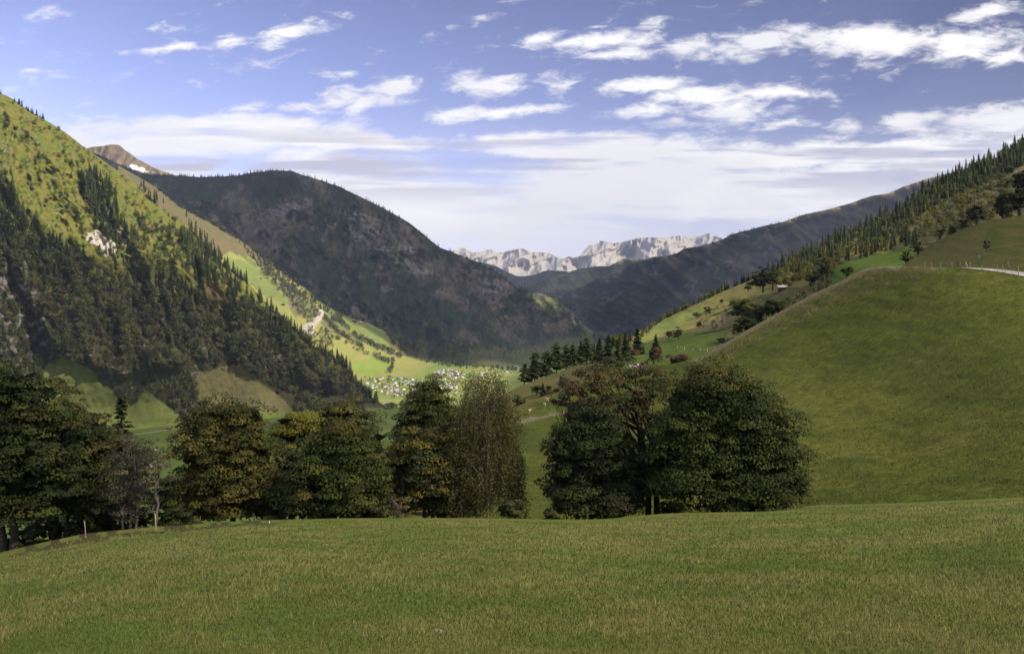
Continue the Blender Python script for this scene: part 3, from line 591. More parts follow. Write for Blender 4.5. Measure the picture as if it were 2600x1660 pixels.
# connected shade areas -> one unseen blocker each
lab = np.where(mask, np.arange(mask.size).reshape(mask.shape)+1, 0)
for _ in range(400):
    o_ = lab.copy()
    for ax, d in ((0,1),(0,-1),(1,1),(1,-1)): lab = np.where(mask, np.maximum(lab, np.roll(lab, d, ax)), 0)
    if (o_ == lab).all(): break
ids, cntc = np.unique(lab[lab > 0], return_counts=True)
def blocker_mesh(cells):
    vid = -np.ones((NYC+1, NXC+1), int); iy, ix = np.nonzero(cells)
    need = np.zeros((NYC+1, NXC+1), bool)
    for a in (0,1):
        for b in (0,1): need[iy+a, ix+b] = True
    vy, vx = np.nonzero(need); vid[vy, vx] = np.arange(len(vy)); nv = len(vy)
    dv = np.minimum.reduce([dist[np.clip(vy-a,0,NYC-1), np.clip(vx-b,0,NXC-1)] for a in (0,1) for b in (0,1)])
    X = X0+vx*CELL+9*fbm(vx/3.0,vy/3.0,2,5); Y = Y0+vy*CELL+9*fbm(vx/3.0+9,vy/3.0,2,6)
    th = 12+dv*26+dv*22*fbm(vx/5.0, vy/5.0, 4, 7)
    top = np.stack([X,Y,CZ+th],-1); bt = np.stack([X,Y,CZ-th*0.25],-1)
    q = np.stack([vid[iy,ix],vid[iy,ix+1],vid[iy+1,ix+1],vid[iy+1,ix]],-1)
    fs = [q, q[:,::-1]+nv]
    for (dy,dx,a,b) in ((-1,0,(0,0),(0,1)),(1,0,(1,1),(1,0)),(0,-1,(1,0),(0,0)),(0,1,(0,1),(1,1))):
        e = ~cells[iy+dy, ix+dx]; v1 = vid[iy[e]+a[0], ix[e]+a[1]]; v2 = vid[iy[e]+b[0], ix[e]+b[1]]
        fs.append(np.stack([v1+nv, v2+nv, v2, v1],-1))
    return np.concatenate([top,bt]), np.concatenate(fs)
for idn, c_ in zip(ids, cntc):
    if c_ < 6: continue
    v_, f_ = blocker_mesh(lab == idn)
    tag(mk('cloud', v_, f_, M_cloud_blocker, smooth_=True), kind='structure')
print('clouds', len(ids), mask.sum(), mask.shape)
# ------------------------------------------------------------------ foliage builders
def unit(v): return v/np.maximum(np.linalg.norm(v, axis=-1, keepdims=True), 1e-9)
def leaf_quads(c, nrm, size, r):
    """diamond leaves centred at c, facing nrm; returns verts (4n,3) and faces"""
    n = len(c); nrm = unit(nrm); a = unit(np.cross(nrm, r.normal(size=(n,3)))); b = np.cross(nrm, a)
    s = (size*r.uniform(0.7, 1.3, n))[:,None] if np.isscalar(size) else size[:,None]
    v = np.stack([c-a*s, c-b*s*0.55, c+a*s, c+b*s*0.55], 1).reshape(-1,3)
    return v, np.arange(4*n).reshape(n,4)
def tube(pts, rad, sides=6):
    pts = np.asarray(pts, float); rad = np.asarray(rad, float); n = len(pts)
    t = unit(np.gradient(pts, axis=0)); ref = np.array([0.31,0.93,0.17]); a = unit(np.cross(t, ref)); b = np.cross(t, a)
    th = np.arange(sides)/sides*2*pi
    v = pts[:,None]+(a[:,None]*np.cos(th)[None,:,None]+b[:,None]*np.sin(th)[None,:,None])*rad[:,None,None]
    i = np.arange(n-1)[:,None]*sides; j = np.arange(sides)[None]; k = (j+1)%sides
    f = np.stack([i+j, i+k, i+sides+k, i+sides+j], -1).reshape(-1,4)
    return v.reshape(-1,3), f
class Bag:
    def __init__(s): s.v = []; s.f = []; s.c = []; s.n = 0
    def add(s, v, f, c=None):
        s.v.append(v); s.f.append(f+s.n); s.n += len(v)
        if c is not None: s.c.append(np.broadcast_to(c, (len(v),3)))
    def build(s, name, mat, parent=None, smooth_=False):
        return mk(name, np.concatenate(s.v), np.concatenate(s.f), mat, parent, np.concatenate(s.c) if s.c else None, smooth_)
def limb(bag, r, p0, p1, r0, r1, wob=0.08, n=6, sides=6, sag=0.0):
    t = np.linspace(0,1,n)[:,None]; L_ = np.linalg.norm(p1-p0); p = p0+(p1-p0)*t
    w = r.normal(size=(n,3))*wob*L_*np.sin(t*pi)*0.6; p = p+w; p[:,2] += (sag*L_*np.sin(t*pi))[:,0]
    v, f = tube(p, r0+(r1-r0)*t[:,0], sides); bag.add(v, f); return p
def crown_arrays(r, ells, nleaf, clus_r, size, pal, accent=None, flat=0.55, inner=0.35, core=True, front=0.62):
    """ells (n,6): centre and radii. pal = (dark, mid, light) albedo. accent = (colour, share, function(centre)->weight)"""
    ells = np.asarray(ells, float); area = (ells[:,3]*ells[:,5]); w = area/area.sum()
    per = 105; nc = max(6, nleaf//per)
    e = r.choice(len(ells), nc, p=w); d = unit(r.normal(size=(nc,3)))
    fl = (d[:,1] > 0)&(r.random(nc) < front*0.7); d[fl,1] *= -1
    rr = (inner+(1-inner)*r.random(nc)**0.45)
    cc = ells[e,:3]+d*ells[e,3:6]*rr[:,None]
    bump = 1+0.10*r.normal(size=nc); cc = ells[e,:3]+(cc-ells[e,:3])*bump[:,None]
    cr = clus_r*r.uniform(0.6,1.35,nc)
    tint = r.random(nc)
    base = lerp(pal[0], pal[1], tint); hi = r.random(nc) < 0.22; base[hi] = lerp(pal[1], pal[2], r.random(hi.sum()))
    if accent is not None:
        acol, share, fn = accent; ww = share*np.array([fn(c) for c in cc]); ac = r.random(nc) < ww
        base[ac] = lerp(base[ac], acol, r.uniform(0.5,1.0,ac.sum())[:,None][:,0])
    k = np.repeat(np.arange(nc), per); n = len(k)
    dl = unit(r.normal(size=(n,3))+0.35*d[k]); up = dl[:,2] < -0.05; dl[up,2] *= -1
    rad = r.uniform(0.55,1.0,n)**0.5
    c = cc[k]+dl*(cr[k]*rad)[:,None]*np.array([1,1,flat])
    nr = dl*1.0+np.array([0,-0.1,0.35])+r.normal(size=(n,3))*0.30
    v, f = leaf_quads(c, nr, size, r)
    col = np.repeat(base[k]*(1+0.13*r.normal(size=(n,1))), 4, 0)
    B_ = Bag(); B_.add(v, f, np.clip(col, 0.003, 0.8))
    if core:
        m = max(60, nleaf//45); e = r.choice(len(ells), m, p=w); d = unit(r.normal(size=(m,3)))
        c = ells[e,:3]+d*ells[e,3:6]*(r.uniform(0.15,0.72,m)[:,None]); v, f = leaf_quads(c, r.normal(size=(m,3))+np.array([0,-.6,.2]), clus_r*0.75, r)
        B_.add(v, f, np.array(pal[0])*0.8)  # inner leaves darkened to stand in for shade between the clumps
    return B_, cc
PAL = dict(
 syc_dark=([0.014,0.019,0.006],[0.030,0.040,0.010],[0.060,0.070,0.016]), syc=([0.020,0.028,0.007],[0.045,0.057,0.012],[0.085,0.092,0.020]),
 gold=([0.036,0.036,0.010],[0.078,0.070,0.016],[0.130,0.108,0.024]), olive=([0.025,0.030,0.011],[0.055,0.060,0.020],[0.10,0.10,0.034]),
 yel=([0.045,0.055,0.012],[0.11,0.125,0.022],[0.22,0.20,0.03]), birch=([0.034,0.038,0.014],[0.06,0.062,0.022],[0.11,0.10,0.034]),
 grey=([0.045,0.042,0.025],[0.075,0.070,0.042],[0.11,0.10,0.06]), rust=([0.035,0.030,0.013],[0.075,0.055,0.022],[0.14,0.075,0.03]),
 spruce=([0.013,0.021,0.011],[0.027,0.040,0.017],[0.050,0.066,0.025]))
PAL = {k: tuple(np.array(q)*(1.0 if k == 'spruce' else 1.35) for q in v) for k, v in PAL.items()}
ML = mat_leaf('leaves'); MLF = mat_leaf('far_leaves', 0.28, 0.15)
BARK = mat_plain('bark', (0.055,0.048,0.038), 0.35, 3, 0.9, (3,3,0.6)); BARKP = mat_plain('pale_bark', (0.20,0.18,0.155), 0.35, 2, 0.8, (1,1,3)); BARKD = mat_plain('dark_bark', (0.03,0.026,0.02), 0.3, 3)
WOOD = mat_plain('weathered_wood', (0.30,0.24,0.17), 0.3, 6, 0.85, (3,3,0.5)); WOODD = mat_plain('dark_timber', (0.085,0.05,0.03), 0.3, 4)
IMD = IM.G[0][:,1]; IMZ = IM.G[0][:,2]
def back_z(px, d):
    D_ = np.interp(px, IM.xs, IMD); z = np.interp(px, IM.xs, IMZ)
    return float(z+np.interp(d-D_, [0,3,8,16,34,60,110,220], [0,-0.5,-1.9,-4.6,-11,-22,-48,-110]))
def px2w(px, py, d): return P(px, py, d).reshape(3)
def big_tree(name, label, px, d, ells, nleaf, pal, clus=1.25, size=0.135, trunk=0.3, accent=None, group=None, basez=None, bark=None, stems=1, cat='tree', seed=1, limbs=10, spread=0.5, inner=0.35, flat=0.55, core=True, cover=1.0, baseh=None):
    """a broadleaf tree whose crown lobes are given as (px, py, half width px, half height px[, depth offset])"""
    r = np.random.default_rng(seed)
    bz = back_z(px, d) if basez is None else basez
    base = np.array([(px-1300)/F0*d, d, bz]); k = d/F0
    E_ = []
    for q in ells:
        c = px2w(q[0], q[1], d)-base; dy = q[4] if len(q) > 4 else 0
        E_.append((c[0], dy, c[2], q[2]*k, q[2]*k*0.85, q[3]*k))
    t = tag(empty(name, base), label, cat, group)
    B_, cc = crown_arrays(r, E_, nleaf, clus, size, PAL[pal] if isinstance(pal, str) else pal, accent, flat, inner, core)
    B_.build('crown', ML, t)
    T = Bag(); E_ = np.array(E_); zc = E_[:,2].mean(); ztop = (E_[:,2]+E_[:,5]*0.6).max(); xc = E_[:,0].mean()
    for s_ in range(stems):
        ox = (s_-(stems-1)/2)*spread; p0 = np.array([ox, r.uniform(-.3,.3), -0.6]); p1 = np.array([xc*0.35+ox*1.25, 0, zc*1.0 if stems > 1 else ztop*0.85])
        p = limb(T, r, p0, p1, trunk, trunk*0.3, 0.03, 9, 8)
        sel = r.choice(len(cc), min(limbs, len(cc)), replace=False)
        for j in sel:
            i = r.integers(3, 8); limb(T, r, p[i], cc[j], trunk*0.34, 0.025, 0.07, 6, 5, 0.05)
    T.build('trunk', bark or BARK, t, True)
    return t

# ---- foreground row of trees
SY = 'big_tree'
big_tree('sycamore_tree', 'huge dark green tree filling the left edge above two thick bare trunks', 20, 84,
   [(40,1035,125,118),(95,1120,150,120),(-40,1150,130,150),(60,1230,170,95),(-60,1000,100,90),(-90,1250,100,80)], 52000, 'syc_dark', seed=3, trunk=0.42, stems=2, spread=0.95, limbs=12, accent=([0.07,0.06,0.015],0.12,lambda c:1.0), bark=BARK)
big_tree('broadleaf_tree', 'dark broadleaf tree with a brownish top right behind the huge left tree', 170, 92,
   [(205,1110,85,80),(235,1180,70,80),(180,1230,110,85),(250,1260,60,60)], 30000, 'syc_dark', seed=4, trunk=0.28, stems=3, spread=1.3, limbs=7, accent=([0.09,0.065,0.02],0.4,lambda c:1.0 if c[2] > 9 else 0.1))
big_tree('thin_birch', 'thin wispy green birch top rising behind the brownish left tree', 178, 108,
   [(172,975,14,35),(185,1010,38,26),(165,1040,30,30),(200,1050,30,22)], 2200, 'olive', seed=5, trunk=0.12, clus=0.7, size=0.11, core=False, limbs=10, flat=0.8)
big_tree('bare_bush_tree', 'greyish brown half bare tree with pale thin branches beneath the small spruce', 330, 86,
   [(335,1150,52,60),(320,1220,65,70),(365,1190,40,60),(330,1285,70,45)], 8500, 'grey', seed=6, trunk=0.13, stems=3, spread=0.6, clus=1.0, size=0.10, core=False, limbs=24, bark=BARKP, inner=0.1, accent=([0.045,0.055,0.02],0.3,lambda c:1.0))
big_tree('bare_birch', 'nearly leafless tree with a pale trunk left of the golden brown tree', 398, 84,
   [(412,1150,30,50),(420,1210,26,50),(392,1180,28,60)], 1100, 'grey', seed=7, trunk=0.17, stems=1, clus=0.9, size=0.10, core=False, limbs=46, bark=mat_plain('grey_bark', (0.11,0.10,0.085), .3, 3), inner=0.15)
big_tree('golden_sycamore', 'rounded golden brown broadleaf tree standing alone above the pasture edge', 590, 88,
   [(600,1075,75,62),(530,1080,62,55),(560,1150,115,85),(640,1160,62,75),(590,1240,122,80),(520,1260,75,60),(655,1262,55,55)], 50000, 'gold', seed=8, trunk=0.32, limbs=12, accent=([0.045,0.055,0.015],0.42,lambda c:1.0))
big_tree('maple_tree', 'bright yellow green maple crown showing between the golden tree and the dark tree', 742, 100,
   [(755,1085,48,38),(725,1110,38,40),(740,1160,52,50),(745,1240,45,50)], 10000, 'olive', seed=9, trunk=0.2, limbs=9, accent=([0.20,0.19,0.02],0.8,lambda c:1.0 if c[2] > 11.2 else 0.12))
big_tree('willow_tree', 'wide dull green tree with a soft hazy crown rising behind the dark round sycamore', 870, 112,
   [(860,1060,70,45),(905,1085,65,50),(820,1085,50,45),(940,1140,48,60),(880,1180,100,90)], 18000, 'olive', seed=10, trunk=0.3, clus=1.1, size=0.13, flat=0.9, accent=([0.16,0.15,0.02],0.12,lambda c:1.0))
big_tree('dark_sycamore', 'dark green dome shaped tree with brownish top right of the golden tree', 850, 86,
   [(870,1125,72,58),(815,1170,75,60),(915,1190,60,70),(850,1240,130,85),(770,1270,65,60),(935,1280,52,55)], 46000, 'syc', seed=11, trunk=0.32, limbs=12, accent=([0.095,0.075,0.018],0.45,lambda c:1.0 if c[2] > 8 else 0.08))
big_tree('rusty_maple', 'small rusty maple low between the golden tree and the dark dome shaped tree', 715, 90,
   [(712,1235,32,40),(705,1285,38,42),(738,1270,25,40)], 5000, 'rust', seed=21, trunk=0.12, clus=0.8, accent=([0.17,0.12,0.02],0.4,lambda c:1.0))
big_tree('round_top_tree', 'dark tree with a small round top in front of the village', 1090, 120,
   [(1090,1008,50,50),(1070,1060,62,52),(1120,1070,62,48),(1060,1130,70,60),(1040,1110,40,50),(1150,1090,50,50)], 32000, 'syc', seed=12, trunk=0.34, accent=([0.08,0.085,0.02],0.3,lambda c:1.0))
big_tree('orange_maple', 'maple with yellow orange upper leaves in front of the round topped dark tree', 1090, 88,
   [(1060,1125,48,40),(1110,1110,42,34),(1030,1165,45,40),(1085,1180,85,50),(1130,1230,75,70),(1040,1250,60,60)], 24000, 'olive', seed=13, trunk=0.24, stems=2, spread=0.8, limbs=10, accent=([0.17,0.130,0.018],0.65,lambda c:1.0 if c[2] > 7 and c[0] < 1.2 else 0.14))
# weeping birch
def birch(label, px, d, ells, nstr, seed, trunk=0.12, topy=1000, forks=((-25,-70),(35,-80),(10,-110))):
    r = np.random.default_rng(seed); base = np.array([(px-1300)/F0*d, d, back_z(px, d)]); k = d/F0
    t = tag(empty('weeping_birch', base), label, 'tree'); E_ = []
    for q in ells:
        c = px2w(q[0], q[1], d)-base; E_.append((c[0], 0.3, c[2], q[2]*k, q[2]*k*0.8, q[3]*k))
    E_ = np.array(E_); w = E_[:,3]*E_[:,5]; w = w/w.sum()
    e = r.choice(len(E_), nstr, p=w); dd_ = unit(r.normal(size=(nstr,3))); dd_[:,1] = np.abs(dd_[:,1])*np.sign(r.random(nstr)-0.3)
    p = E_[e,:3]+dd_*E_[e,3:6]*(r.random(nstr)**0.4)[:,None]
    ln = r.uniform(0.5,1.9,nstr); m = 15; tt = np.linspace(0,1,m)
    q = p[:,None]+np.stack([tt[None]*dd_[:,:1]*0.4, tt[None]*dd_[:,1:2]*0.4, -tt[None]*ln[:,None]],-1)+r.normal(size=(nstr,m,3))*0.17
    q = q.reshape(-1,3); v, f = leaf_quads(q, r.normal(size=(len(q),3))+np.array([0,-.5,.3]), 0.082, r)
    pal = PAL['birch']; cl = lerp(pal[0], pal[2], r.random(nstr)); cl[r.random(nstr) < 0.08] = [0.15,0.125,0.03]
    B_ = Bag(); B_.add(v, f, np.clip(np.repeat(np.repeat(cl, m, 0)*(1+0.2*r.normal(size=(len(q),1))), 4, 0), 0.004, 0.6)); B_.build('crown', ML, t)
    T = Bag(); top = px2w(px+2, topy, d)-base; pp = limb(T, r, np.array([0,0,-0.5]), top, trunk, trunk*0.55, 0.012, 10, 7)
    for fx, fy in forks:
        tp = px2w(px+fx, topy+fy, d)-base; limb(T, r, top, tp, trunk*0.5, 0.02, 0.05, 6, 5)
    for j in r.choice(nstr, 34): limb(T, r, pp[r.integers(2,10)], p[j], 0.05, 0.015, 0.05, 5, 4, 0.06)
    T.build('trunk', BARKP, t, True)
birch('tall weeping birch with a white trunk forking high up, right of the orange tipped maple', 1237, 86,
   [(1255,985,40,48),(1215,1050,72,55),(1280,1080,48,80),(1240,1170,88,85),(1298,1200,38,95),(1190,1250,72,62),(1175,1120,48,50),(1310,1270,30,45)], 3600, 31, topy=1062)
birch('slim weeping birch top standing left of the white forked birch', 1207, 96,
   [(1205,975,30,38),(1195,1030,40,45),(1190,1110,50,60),(1210,1200,50,80)], 1100, 32, 0.1, 985, ((-6,-40),(6,-45)))
big_tree('dead_branch_shrub', 'low half dead shrub with bare whitish branches left of the orange maple', 1008, 82,
   [(1012,1275,28,30),(1030,1300,35,18)], 900, 'rust', seed=33, trunk=0.09, stems=2, spread=0.3, clus=0.5, size=0.09, core=False, limbs=20, bark=BARKP)
# right hand group
big_tree('dark_thicket_tree', 'dark wide tree with purplish brown lower leaves at the left of the right hand group', 1500, 86,
   [(1500,1090,78,62),(1455,1150,65,70),(1530,1160,85,80),(1450,1240,68,70),(1520,1265,105,58),(1600,1210,55,90)], 42000, 'syc_dark', seed=14, trunk=0.26, stems=3, spread=1.2, limbs=12, accent=([0.050,0.034,0.020],0.35,lambda c:1.0 if c[2] < 7 else 0.1))
def _oc(c): return 1.0
big_tree('ash_tree', 'tall thin leaved ash with rusty and orange upper leaves and a leaning forked dark trunk', 1665, 90,
   [(1525,1030,85,45),(1510,965,55,34),(1450,1000,40,30),(1590,940,60,40),(1560,1010,95,60),(1660,960,55,45),(1640,1040,60,70),(1480,1060,50,45)], 17000, 'olive', seed=15, trunk=0.36, stems=2, spread=0.9, clus=0.85, size=0.12, core=False, limbs=20, flat=0.8, inner=0.1, accent=([0.11,0.065,0.025],0.35,_oc), bark=BARKD)
big_tree('orange_tip_shrub', 'sparse rusty red leafed branches reaching left above the dark thicket', 1440, 92,
   [(1425,1005,32,26),(1450,1035,35,25),(1410,1030,20,18)], 1300, 'rust', seed=16, trunk=0.08, clus=0.5, size=0.13, core=False, limbs=26, bark=BARKD, accent=([0.16,0.06,0.03],0.4,_oc))
big_tree('round_sycamore', 'largest rounded dark green sycamore on the right, in front of the open meadow', 1860, 84,
   [(1810,990,88,70),(1745,1025,55,50),(1880,1025,85,72),(1760,1090,95,80),(1930,1100,95,95),(1850,1130,120,110),(1950,1200,98,85),(1780,1220,115,85),(1900,1250,125,60),(1700,1180,50,90),(1990,1240,55,45)], 90000, 'syc', seed=17, trunk=0.45, stems=3, spread=1.6, limbs=10, clus=1.45, size=0.135, accent=([0.095,0.078,0.018],0.4,lambda c:1.0 if c[2] > 12.5 else 0.03))
for i, (px, py, w, h_, pal, lab_) in enumerate([(1395,1312,20,26,'olive','low green bush at the left foot of the dark thicket'),(690,1318,14,12,'yel','tiny yellow green bush at the pasture edge under the golden tree'),
     (905,1312,14,12,'yel','small bright green bush at the pasture edge under the dark dome tree'),(1285,1290,38,32,'birch','pale feathery bush under the white trunked birch'),
     (1560,1300,20,22,'olive','low green bush at the pasture edge under the middle of the dark thicket'),(1700,1290,30,24,'olive','green bush between the ash trunks and the round sycamore'),(455,1315,40,30,'syc_dark','dark bush under the left side of the golden tree'),(960,1300,30,28,'olive','green bush right of the foot of the dark dome tree'),
     (130,1345,70,34,'syc_dark','dark undergrowth bush behind the trunks of the left edge trees'),(30,1375,60,40,'syc_dark','dark undergrowth bush in the lower left corner of the tree row'),(235,1325,60,34,'syc_dark','dark undergrowth bush left of the tilted fence post trees'),(330,1310,55,34,'syc_dark','dark undergrowth bush under the greyish half bare tree'),(1130,1295,50,30,'olive','dark bush under the orange tipped maple')]):
    big_tree('bush', lab_, px, 83+i%3+(8 if i > 7 else 0), [(px,py,w,h_),(px+w*0.6,py+4,w*0.7,h_*0.8)], int(w*h_*2.2)+300, pal, clus=0.5, size=0.09, trunk=0.05, limbs=6, seed=50+i, cat='bush')
# the wood on the slope below, seen between the near crowns
for i, (px, py, w, h_, d, lab_) in enumerate([(90,1250,110,75,112,'dark tree filling the gap behind the trunks at the left edge'),(250,1275,95,60,110,'low dark tree behind the tilted left fence post'),(330,1180,60,75,128,'dark green tree behind the greyish half bare tree'),
     (445,1255,60,60,120,'dark green tree low behind the bare birch'),(700,1240,70,70,118,'shadowy tree low behind the rusty maple'),(985,1215,60,75,120,'dark tree low behind the dead whitish branches'),(1170,1230,70,80,118,'dark leafy tree low between the orange maple and the birches')]):
    big_tree('background_tree', lab_, px, d, [(px-w*.4,py,w*.6,h_),(px+w*.4,py+8,w*.6,h_*.9),(px,py+50,w,h_*.8)], 6000, 'syc_dark' if i < 2 else 'syc', seed=90+i, size=0.17, limbs=6)

# ---- spruces with real whorls
def spruce_tree(label, base, hgt, rad, seed, nb=None, group=None, name='spruce_tree', sparse=1.0, leafs=9, lsize=None):
    r = np.random.default_rng(seed); t = tag(empty(name, base), label, 'tree', group)
    nb = nb or int(60); z = np.sort(r.uniform(0.06, 0.985, nb)); az = r.random(nb)*2*pi; ln = rad*(1-z)**0.85*r.uniform(0.7,1.15,nb)*sparse+0.04*rad
    B_ = Bag(); tt = np.linspace(0.1,1,leafs); q = []; nn = []
    dirx, diry = np.cos(az), np.sin(az)
    q = np.stack([dirx[:,None]*ln[:,None]*tt, diry[:,None]*ln[:,None]*tt, hgt*z[:,None]+ln[:,None]*(-0.35*tt+0.22*tt**2+0.05)],-1)
    L2 = lsize or rad*0.17
    q = q+r.normal(size=q.shape)*L2*0.25; q = q.reshape(-1,3)
    tv = np.stack([np.repeat(dirx, leafs), np.repeat(diry, leafs), -0.2*np.ones(nb*leafs)],-1)
    s = L2*np.repeat(0.6+0.8*(1-z), leafs)*r.uniform(0.7,1.2,nb*leafs)
    side = unit(np.cross(tv, np.array([0,0,1.0]))+r.normal(size=tv.shape)*0.2)
    v = np.stack([q-tv*s[:,None]*0.3-side*s[:,None], q+tv*s[:,None]*0.9+np.array([0,0,-0.3])*s[:,None], q-tv*s[:,None]*0.3+side*s[:,None], q-tv*s[:,None]*0.5+np.array([0,0,0.25])*s[:,None]],1).reshape(-1,3)
    pal = PAL['spruce']; c = lerp(pal[0], pal[2], np.repeat(r.random(nb), leafs)); B_.add(v, np.arange(len(v)).reshape(-1,4), np.repeat(c,4,0))
    B_.build('crown', ML, t); T = Bag(); v, f = tube([[0,0,-0.4],[0,0,hgt*0.5],[0,0,hgt]],[rad*0.09,rad*0.05,rad*0.01],6); T.add(v,f); T.build('trunk', BARKD, t, True)
    return t
bz = back_z(308,118)-4; spruce_tree('lone dark spruce with spreading boughs rising above the greyish half bare tree', ((308-1300)/F0*118,118,bz), (HOR-1000)/F0*118-bz, 5.6, 61, nb=190, leafs=20, lsize=0.38)

# ------------------------------------------------------------------ trees of the middle distance
def on(s, px, py): return s.at(px, py)[0]
def mid_broad(label, s, px, py, w, h_, pal, seed, n=2600, group=None, accent=None, name='broadleaf_tree', trunk=True):
    b = on(s, px, py); d = b[1]; k = d/F0; r = np.random.default_rng(seed)
    hh = h_*k; ww = w*k/2; t = tag(empty(name, b-np.array([0,0,0.2])), label, 'tree', group)
    E_ = [(0,0,hh*0.55,ww*0.8,ww*0.8,hh*0.42)]+[(r.uniform(-.5,.5)*ww, r.uniform(-.4,.4)*ww, hh*r.uniform(0.3,0.8), ww*r.uniform(.4,.6), ww*.5, hh*r.uniform(.14,.24)) for _ in range(6)]
    B_, cc = crown_arrays(r, E_, int(n*1.6), ww*0.30, ww*0.055, PAL[pal], accent, 0.6); B_.build('crown', ML, t)
    T = Bag(); limb(T, r, np.array([0,0,-0.5]), np.array([0,0,hh*0.8]), ww*0.09, ww*0.02, 0.02)
    for j in r.choice(len(cc), 6): limb(T, r, np.array([0,0,hh*r.uniform(.25,.5)]), cc[j], ww*0.04, ww*0.01, 0.05, 5, 4)
    T.build('trunk', BARK, t, True); return t
def mid_spruce(label, s, px, py, w, h_, seed, group=None, name='spruce_tree'):
    b = on(s, px, py); k = b[1]/F0; return spruce_tree(label, b-np.array([0,0,0.3]), h_*k, w*k/2, seed, nb=110, group=group, leafs=10, name=name)
for i, a in enumerate([('small dark leafy tree left of the little spruce on the cow hill',HM,1363,1002,34,30,'syc'),('small pale green tree right of the little spruce on the cow hill',HM,1394,999,22,26,'olive'),
     ('grey green bushy tree highest on the cow hill',HM,1428,985,36,38,'grey'),('small dark bush at the foot of the cow hill slope',HM,1412,998,20,18,'syc_dark'),('dark leafy tree beside the dark thicket on the cow hill',HM,1475,966,36,34,'syc')]):
    mid_broad(*a, seed=70+i, n=1600)
mid_spruce('little dark spruce between two small leafy trees on the cow hill', HM, 1378, 1004, 24, 34, 76)
mid_broad('pale leafless looking bush on the left edge of the cow hill', HM, 1316, 1028, 46, 26, 'olive', 77, 1500)
g_ = 'pine like trees behind the crest of the cow hill'
for i, (px, py, w, h_) in enumerate([(1332,975,34,50),(1358,965,44,66),(1388,955,40,64),(1413,945,44,72),(1345,972,30,36),(1437,938,34,60),(1455,932,32,58),(1475,925,34,56),(1372,962,30,42),(1490,918,34,62)]):
    b = px2w(px, py, 372); k = 372/F0; r = np.random.default_rng(80+i)
    labs = ['leftmost of the dark trees behind the cow hill crest, lowest on the slope','dark bushy conifer second from the left behind the cow hill crest','tall dark green conifer in the middle of the row behind the cow hill crest','tallest dark green conifer behind the cow hill crest','short dark tree between the two leftmost trees behind the cow hill crest','dark conifer just right of the tallest one behind the cow hill crest','narrow dark conifer behind the cow hill crest, third from the right end','dark conifer behind the cow hill crest, second from the right end','short dark tree filling the gap below the middle conifers behind the cow hill crest','dark conifer at the right end of the row behind the cow hill crest']
    t = tag(empty('conifer_tree', b), labs[i], 'tree', g_); hh = h_*k; ww = w*k/2
    E_ = [(0,0,hh*z,ww*(1.25-z)*q,ww*(1.25-z)*q,hh*0.17) for z, q in ((.2,.95),(.38,1.05),(.55,1.1),(.72,1.1),(.88,1.2))]
    B_, cc = crown_arrays(r, E_, 5200, ww*0.34, ww*0.065, ([0.030,0.046,0.013],[0.062,0.085,0.020],[0.11,0.13,0.03]), None, 0.6); B_.build('crown', ML, t)
    T = Bag(); limb(T, r, np.array([0,0,-4.0]), np.array([0,0,hh*0.9]), ww*0.1, 0.04, 0.01); T.build('trunk', BARKD, t, True)
for i, a in enumerate([('tall dark spruce above the ash, left one of the close pair',1588,905,36,62),('dark pointed spruce right of the close pair above the ash',1618,900,42,68),('dark wide conifer above the dark thicket',1545,925,50,74),
     ('dark narrow conifer between the wide conifer and the tall spruces',1568,915,30,54),('pointed young spruce right of the tall dark spruces',1665,896,30,48),('dark conifer left of the wide conifer above the thicket',1522,915,34,58)]):
    mid_spruce(a[0], KL, *a[1:], seed=100+i)
